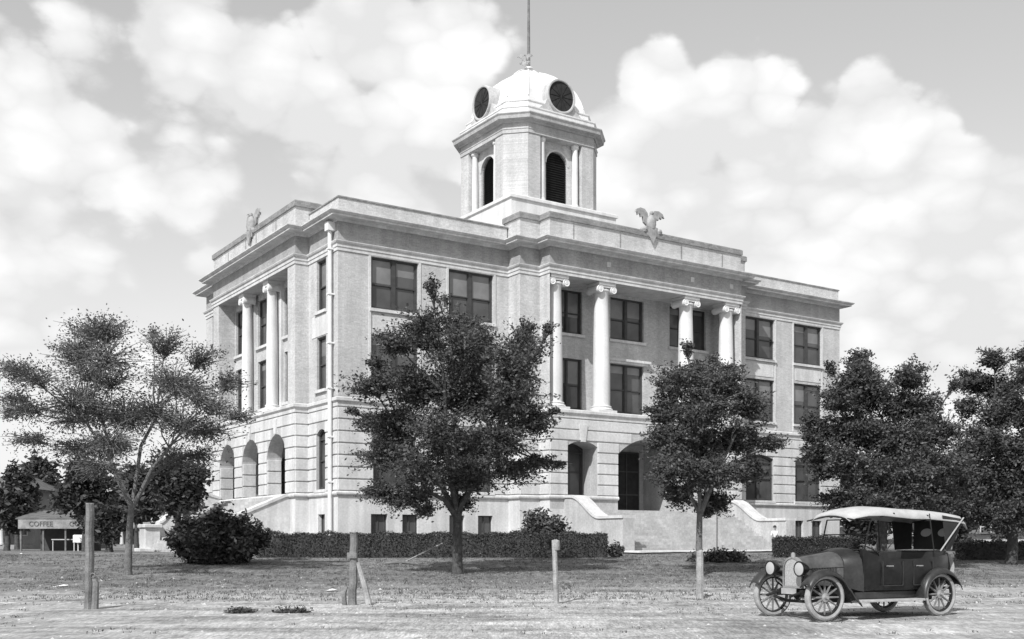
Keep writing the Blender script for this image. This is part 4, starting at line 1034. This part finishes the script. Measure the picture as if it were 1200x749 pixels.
    for s in (-1,1): ws.tube([(xb,s*.58,1.30),(xt,s*.58,1.88)], .016, 6)
    for t in (0,.5,1): ws.tube([(xb+(xt-xb)*t,-.58,1.30+.58*t),(xb+(xt-xb)*t,.58,1.30+.58*t)], .012, 6)
    ws.build('windscreen', M['paint'], car)
    # canvas top: crowned sheet with a front peak, sagging between bows, thick valance
    xs2 = [.68,.58,.30,-.05,-.35,-.8,-1.25,-1.7,-2.0,-2.24,-2.30]; zc = [1.96,2.03,2.10,2.135,2.13,2.10,2.10,2.07,2.05,2.01,1.90]; 
    vs = []; mm = 11
    for x, z in zip(xs2, zc):
        for k in range(mm):
            t = -1+2*k/(mm-1); wdt = .68 if x < .2 else (.64 if x < .5 else (.58 if x < .6 else .52))
            sag = .012*math.sin(x*9)*(1-abs(t)); drop = .10*abs(t)**2.6+((.02+.08*min(1, (.72-x)/1.0)) if abs(t) > .999 else 0)
            vs.append((x, t*wdt, z-drop-sag))
    tp_ = MB().add(vs, [(i*mm+k, i*mm+k+1, (i+1)*mm+k+1, (i+1)*mm+k) for i in range(len(xs2)-1) for k in range(mm-1)], True)
    topo = tp_.build('canvas_top', M['canvas'], car); md = topo.modifiers.new('s','SOLIDIFY'); md.thickness = .02
    bows = MB()
    for s in (-1,1):
        piv = Vector((-1.35,s*.70,1.24))
        bows.tube([piv, (-1.25,s*.67,2.0)], .012, 6)
        MB().tube([(-1.52,s*.70,1.27),(-2.2,s*.67,1.93)], .014, 6).build('top_strut', M['board'], car)
        bows.tube([(-.35,s*.66,1.35),(.66,s*.61,1.92)], .007, 5) if False else None
    for x, z in ((-2.2,1.95),(-1.25,2.06),(-.35,2.09),(.66,1.96)): bows.tube([(x,-.64,z-.1),(x,0,z-.01),(x,.64,z-.1)], .015, 6)
    bows.build('top_bow', M['chassis'], car)
    cur = MB()
    cur.quad((-2.24,-.62,1.88),(-2.24,.62,1.88),(-2.04,.46,1.30),(-2.04,-.46,1.30))
    for s in (-1,1): cur.quad((-2.22,s*.655,1.90),(-1.62,s*.66,1.97),(-1.72,s*.66,1.28),(-2.03,s*.50,1.30))
    o = cur.build('side_curtain', M['canvas_in'], car); md = o.modifiers.new('s','SOLIDIFY'); md.thickness = .008
    gl = MB()
    for yc in (-.22,.22):
        gl.add([(-2.155+.01*0, yc+.14*math.cos(2*PI*k/16), 1.64+.085*math.sin(2*PI*k/16)) for k in range(16)], [tuple(range(16))])
    g2 = MB()
    for yc in (-.22,.22):
        for xo in (-.012,.012):
            g2.add([(-2.24+(1.88-(1.64+.085*math.sin(2*PI*k/16)))*.345+xo, yc+.14*math.cos(2*PI*k/16), 1.64+.085*math.sin(2*PI*k/16)) for k in range(16)], [tuple(range(16))])
    g2.build('rear_light', M['lens'], car)
    sp = MB().lathe([(.25,-.05),(.33,-.06),(.375,0),(.33,.06),(.25,.05)], 30, (-2.28,0,.92), 'x'); sp.build('spare_tyre', M['rubber'], car)
    return car
hd_ = math.atan2(-.456, -.89)
fxw = (5.72, 20.05)       # near front wheel contact
fw, lf = Vector((math.cos(hd_), math.sin(hd_))), Vector((-math.sin(hd_), math.cos(hd_)))
cc = Vector(fxw)-fw*1.47-lf*.71
touring_car((cc.x, cc.y, 0.0), hd_, 'dusty dark open touring car with a pale canvas top parked on the dirt road')

# ================================================================= PERSON behind the right hedge
def person(loc, rz):
    root = empty('person', loc, rz); tag(root, 'child in a white shirt with dark hair standing near the front stairs', 'person')
    def skin(name, chain, m, parent):
        vs = []; es = []; rs = []
        def addp(p, r): vs.append(p); rs.append(r); return len(vs)-1
        for pts in chain:
            last = None
            for p, r in pts:
                hit = next((i for i, q in enumerate(vs) if (Vector(q)-Vector(p)).length < 1e-4), None)
                i = hit if hit is not None else addp(p, r)
                if last is not None: es.append((last, i))
                last = i
        me = bpy.data.meshes.new(name); me.from_pydata(vs, es, []); o = bpy.data.objects.new(name, me); col.objects.link(o); o.parent = parent
        md = o.modifiers.new('skin','SKIN')
        if not me.skin_vertices: bpy.context.view_layer.update()
        for i, r in enumerate(rs):
            me.skin_vertices[0].data[i].radius = (r, r)
        me.skin_vertices[0].data[0].use_root = True
        sd = o.modifiers.new('sub','SUBSURF'); sd.levels = 1; sd.render_levels = 2
        me.materials.append(m); return o
    h = 1.45/1.75
    S_ = lambda x,y,z,r: ((x*h,y*h,z*h), r*h)
    pel = S_(0,0,.95,.13)
    torso = [pel, S_(0,.0,1.15,.125), S_(0,0,1.32,.14), S_(0,0,1.44,.09), S_(0,-.01,1.51,.055), S_(0,-.02,1.62,.09), S_(0,-.02,1.70,.085)]
    legs = [[pel, S_(s*.1,0,.86,.095), S_(s*.11,-.01,.48,.065), S_(s*.12,.02,.10,.042), S_(s*.13,-.13,.03,.038)] for s in (-1,1)]
    arms = []
    for s in (-1,1):
        wr = S_(s*.27,-.05,.86,.028)
        arms.append([S_(0,0,1.32,.14), S_(s*.17,0,1.40,.062), S_(s*.24,.02,1.13,.045), wr, S_(s*.275,-.06,.80,.03)])
        for k in range(4): arms.append([S_(s*.275,-.06,.80,.03), S_(s*.275,-.085+k*.018,.745,.009), S_(s*.268,-.09+k*.018,.70+.008*abs(k-1.5),.008)])
        arms.append([S_(s*.27,-.05,.86,.028), S_(s*.262,-.095,.815,.010), S_(s*.258,-.105,.775,.009)])
    skin('body', [torso]+legs+arms, M['skin'], root)
    face = MB()
    face.tube([(0,-.10*h,1.66*h),(0,-.125*h,1.625*h),(0,-.10*h,1.62*h)], [.008,.014,.008], 6)
    for s in (-1,1): face.lathe([(0,-.03),(.02,-.02),(.024,0),(.015,.02)], 8, (s*.088*h,-.01,1.64*h), 'y')
    face.build('face_detail', M['skin'], root)
    ey = MB()
    for s in (-1,1): ey.lathe([(0,-.012),(.010,-.006),(.011,.0)], 8, (s*.034*h,-.098*h,1.655*h), 'y')
    ey.box(-.022,.022,-.094,-.086,1.575*h,1.582*h); ey.build('eyes', M['hair'], root)
    MB().lathe([(.1*h,1.66*h),(.105*h,1.70*h),(.095*h,1.76*h),(.06*h,1.80*h),(0,1.81*h)], 18, (0,.005,0)).build('hair', M['hair'], root)
    g = lambda pts, e=.012: [((p[0],p[1],p[2]), r+e) for p, r in pts]
    skin('shirt', [g([pel, torso[1], torso[2], torso[3]])]+[g(a[:3]) for a in (arms[0], arms[6])], M['shirt'], root)
    skin('trousers', [g([pel]+l_[1:4], .014) for l_ in legs], M['trouser'], root)
Yp = 57.0; person((X_(908,Yp), Yp, gz(Yp)), R(10))

# ================================================================= DISTANT BUILDINGS
def house(name, label, x0, x1, y, depth, zw, zr, wall_m, cat='house', porch=True, wins=3, seed=0):
    g = .85; root = empty(name, ((x0+x1)/2, y, g)); tag(root, label, cat); L2 = (x1-x0)/2
    MB().box(-L2,L2,0,depth,0,zw).build('wall', wall_m, root)
    r = MB(); e = .5
    r.add([(-L2-e,-e,zw),(L2+e,-e,zw),(L2+e,depth+e,zw),(-L2-e,depth+e,zw),(-L2*.45,depth/2,zr),(L2*.45,depth/2,zr)], [(0,1,5,4),(1,2,5),(2,3,4,5),(3,0,4),(0,3,2,1)])
    ro = r.build('roof', M['shingle'], root)
    MB().box(-.3,.3,depth*.5-.3,depth*.5+.3,zr-.6,zr+.5).build('chimney', M['brick_dark'], ro)
    for k in range(wins):
        x = -L2+(k+.5)*2*L2/wins
        w = MB()
        for a,b,c,d in ((-.5,-.42,0,1.6),(.42,.5,0,1.6),(-.42,.42,0,.08),(-.42,.42,1.52,1.6),(-.42,.42,.76,.83)): w.box(a,b,-.06,0,c,d)
        o = w.build('window', M['clap'], root, (x,0,1.1)); MB().quad((-.42,-.02,.08),(.42,-.02,.08),(.42,-.02,1.52),(-.42,-.02,1.52)).build('pane', M['glass'], o)
    if porch:
        MB().box(-L2,L2,-2.4,-.01,0,.35).build('porch_floor', M['clap_grey'], root)
        MB().prism([(-2.7,zw*.55),(0,zw*.72),(0,zw*.68),(-2.7,zw*.51)], (-L2-.3,L2+.3), 'x').build('porch_roof', M['clap_grey'], root)
        for k in range(5):
            x = -L2+.3+k*(2*L2-.6)/4; MB().lathe([(.2,.35),(.2,.5),(.16,.55),(.14,zw*.5-.15),(.2,zw*.5-.1),(.2,zw*.51)], 10, (x,-2.3,0)).build('porch_column', M['clap'], root)
    return root
house('house', 'grey house with a columned porch behind trees at the left edge', X_(-45,92), X_(40,92), 92, 7, 5.0, 6.3, M['clap_grey'], seed=1)
house('house', 'small white house glimpsed behind the pale forked trunk', X_(110,104), X_(196,104), 104, 7, 3.6, 6.2, M['clap'], seed=2)
house('long_shed', 'long low white shed beyond the hedge at the right edge', X_(1140,95), X_(1290,95), 95, 5, 1.3, 1.9, M['clap'], 'shed', False, 5)
# roadside stand with a lettered sign board
Y = 72; x0, x1 = X_(24,Y), X_(104,Y); g = .85; L2 = (x1-x0)/2
sd = empty('roadside_stand', ((x0+x1)/2, Y, g)); tag(sd, 'open roadside stand with a white lettered fascia board at the left', 'stand')
MB().prism([(-.3,2.15),(3.0,2.75),(3.0,2.68),(-.3,2.08)], (-L2-.2,L2+.2), 'x').build('roof', M['shingle'], sd)
sb = MB().box(-L2,L2,-.36,-.30,1.46,2.06).build('sign_board', M['signb'], sd)
for x in (-L2+.1,-L2*.3,L2*.35,L2-.1): MB().box(x-.05,x+.05,-.2,-.1,-.05,2.08).build('post', M['post'], sd)
MB().box(-L2+.2,L2-.2,2.6,2.7,0,2.6).build('back_wall', M['frame'], sd)
MB().box(-.3,1.5,.2,.9,.72,.78).box(-.25,-.2,.25,.3,0,.72).box(1.4,1.45,.25,.3,0,.72).build('counter', M['clap'], sd)
def text(s, loc, size, parent, m):
    cu = bpy.data.curves.new('lettering', 'FONT'); cu.body = s; cu.size = size; cu.extrude = .01; cu.align_x = 'CENTER'; cu.align_y = 'CENTER'
    t = bpy.data.objects.new('lettering_tmp', cu); col.objects.link(t); bpy.context.view_layer.update()
    me = bpy.data.meshes.new_from_object(t); bpy.data.objects.remove(t); o = bpy.data.objects.new('lettering', me); me.materials.clear(); me.materials.append(m)
    col.objects.link(o); o.parent = parent; o.location = loc; o.rotation_euler = (PI/2,0,0); return o
text('COFFEE', (-.75,-.37-.012,1.76), .46, sb, M['lettering'])
text('CO', (1.45,-.37-.012,1.76), .46, sb, M['lettering'])
# white draped table to the right of the stand
Y = 71; tb_ = empty('cloth_table', (X_(98,Y), Y, .85)); tag(tb_, 'small bright white covered table just right of the stand', 'table')
MB().bbox(-.55,.55,-.4,.4,.55,1.05,.04).build('cloth', M['shirt'], tb_)
for sx in (-.48,.48):
    for sy in (-.33,.33): MB().box(sx-.03,sx+.03,sy-.03,sy+.03,0,.55).build('leg', M['clap'], tb_)

# ================================================================= LIGHT, SKY, CAMERA
EL = R(42); sh = Vector((-.42,-.907)).normalized()
sd_ = Vector((sh.x*math.cos(EL), sh.y*math.cos(EL), math.sin(EL)))
sun = bpy.data.lights.new('sun', 'SUN'); sun.energy = 5.0; sun.angle = R(.5); sun.color = (1, 1, 1)
so = bpy.data.objects.new('sun', sun); col.objects.link(so); so.rotation_euler = (-sd_).to_track_quat('-Z', 'Y').to_euler(); so.location = (0,0,60)
w = bpy.data.worlds.new('World'); scene.world = w; w.use_nodes = True; nt = w.node_tree; N = nt.nodes; L = nt.links
bg = N['Background']; bg.inputs['Strength'].default_value = .12
sky = N.new('ShaderNodeTexSky'); sky.sky_type = 'NISHITA'; sky.sun_disc = False; sky.sun_elevation = EL; sky.sun_rotation = math.atan2(sh.x, sh.y)
sky.dust_density = 2.0
bw = N.new('ShaderNodeRGBToBW'); L.new(sky.outputs[0], bw.inputs[0])
tc = N.new('ShaderNodeTexCoord')
def math_(op, a, b=None):
    x = N.new('ShaderNodeMath'); x.operation = op
    for i, q in enumerate((a, b)):
        if q is None: continue
        if isinstance(q, (int, float)): x.inputs[i].default_value = q
        else: L.new(q, x.inputs[i])
    return x.outputs[0]
nz = N.new('ShaderNodeTexNoise'); nz.inputs['Scale'].default_value = 5.0; nz.inputs['Detail'].default_value = 10; nz.inputs['Roughness'].default_value = .58
mp = N.new('ShaderNodeMapping'); mp.inputs['Scale'].default_value = (1,1,1.6); L.new(tc.outputs['Generated'], mp.inputs[0]); L.new(mp.outputs[0], nz.inputs['Vector'])
nz2 = N.new('ShaderNodeTexNoise'); nz2.inputs['Scale'].default_value = 17; nz2.inputs['Detail'].default_value = 8; L.new(mp.outputs[0], nz2.inputs['Vector'])
# cloud banks, given as sky directions (az from photo column, elevation from photo row)
def dirn(px, row): return Vector(((px-HX)/F, 1, (HY-row)/F)).normalized()
banks = [(30,110,.09,.8),(0,200,.13,.85),(110,60,.08,.8),(215,50,.085,1.),(300,100,.10,.95),(430,30,.085,1.),(520,40,.07,.95),(370,150,.10,.9),(500,150,.09,1.1),(440,190,.09,1.05),(230,200,.11,.75),(330,260,.10,.7),(100,180,.10,.75),(120,330,.12,.75),(30,360,.10,.8),(250,310,.10,.7),(480,240,.08,.9),
         (770,95,.05,1.),(720,190,.075,1.1),(860,140,.075,1.1),(790,170,.08,1.2),(800,260,.10,1.2),(900,210,.08,1.1),(880,300,.10,1.2),(1020,135,.055,1.15),(960,175,.055,1.1),(1070,180,.06,1.1),(1030,230,.09,1.2),(1130,230,.07,1.1),(1195,240,.07,1.1),(980,300,.10,1.2),(1100,310,.10,1.1),(1190,330,.09,1.),(1040,390,.10,1.1),(1150,410,.10,1.),(960,400,.08,1.),(620,330,.1,.6)]
acc = None
for px, row, rad_, amp in banks:
    vd = N.new('ShaderNodeVectorMath'); vd.operation = 'DISTANCE'; L.new(tc.outputs['Generated'], vd.inputs[0]); vd.inputs[1].default_value = dirn(px, row)
    mr = N.new('ShaderNodeMapRange'); mr.interpolation_type = 'SMOOTHSTEP'; L.new(vd.outputs['Value'], mr.inputs[0]); mr.inputs[1].default_value = 0; mr.inputs[2].default_value = rad_*1.25; mr.inputs[3].default_value = amp; mr.inputs[4].default_value = 0
    acc = mr.outputs[0] if acc is None else math_('MAXIMUM', acc, mr.outputs[0])
wv = N.new('ShaderNodeVectorMath'); wv.operation = 'SCALE'; L.new(nz2.outputs['Color'], wv.inputs[0]); wv.inputs['Scale'].default_value = .05
wa = N.new('ShaderNodeVectorMath'); L.new(mp.outputs[0], wa.inputs[0]); L.new(wv.outputs[0], wa.inputs[1])
def puff(scale):
    v = N.new('ShaderNodeTexVoronoi'); v.feature = 'F1'; v.inputs['Scale'].default_value = scale; L.new(wa.outputs[0], v.inputs['Vector'])
    return math_('SUBTRACT', .45, v.outputs['Distance'])
p1, p2 = puff(11), puff(27)
dens = math_('ADD', math_('MULTIPLY', math_('SUBTRACT', nz.outputs['Fac'], .5), 1.3), math_('MULTIPLY', acc, 1.3))
dens = math_('ADD', dens, math_('MULTIPLY', p1, .75)); dens = math_('ADD', dens, math_('MULTIPLY', p2, .35))
dens = math_('ADD', dens, math_('MULTIPLY', math_('SUBTRACT', nz2.outputs['Fac'], .5), .5))
cm = N.new('ShaderNodeMapRange'); cm.interpolation_type = 'SMOOTHSTEP'; L.new(dens, cm.inputs[0]); cm.inputs[1].default_value = .48; cm.inputs[2].default_value = .78; cm.inputs[3].default_value = 0; cm.inputs[4].default_value = 1
lum = math_('ADD', math_('MULTIPLY', p1, 1.6), math_('MULTIPLY', p2, 1.2)); lum = math_('ADD', lum, math_('MULTIPLY', math_('SUBTRACT', nz.outputs['Fac'], .5), 2.0))
cv = N.new('ShaderNodeMapRange'); L.new(lum, cv.inputs[0]); cv.inputs[1].default_value = -.5; cv.inputs[2].default_value = .9; cv.inputs[3].default_value = 7.0; cv.inputs[4].default_value = 9.4
cs = N.new('ShaderNodeMapRange'); L.new(bw.outputs[0], cs.inputs[0]); cs.inputs[1].default_value = 0; cs.inputs[2].default_value = 4; cs.inputs[3].default_value = 1.6; cs.inputs[4].default_value = 8.0; cs.clamp = True
mx = N.new('ShaderNodeMix'); mx.data_type = 'FLOAT'; L.new(cm.outputs[0], mx.inputs[0]); L.new(cs.outputs[0], mx.inputs[2]); L.new(cv.outputs[0], mx.inputs[3])
L.new(mx.outputs[0], bg.inputs['Color'])
cam = bpy.data.cameras.new('camera'); co = bpy.data.objects.new('camera', cam); col.objects.link(co); scene.camera = co
co.location = (0, 0, EYE); co.rotation_euler = (PI/2, 0, 0); cam.sensor_width = 36; cam.sensor_fit = 'HORIZONTAL'; cam.lens = 36*F/1200; cam.shift_y = (HY-374.5)/1200
scene.cycles.max_bounces = 5; scene.cycles.diffuse_bounces = 3; cam.clip_start = .1; cam.clip_end = 6000
vsn = scene.view_settings; vsn.view_transform = 'Standard'; vsn.look = 'None'; vsn.exposure = -.05; vsn.gamma = 1; vsn.use_curve_mapping = False
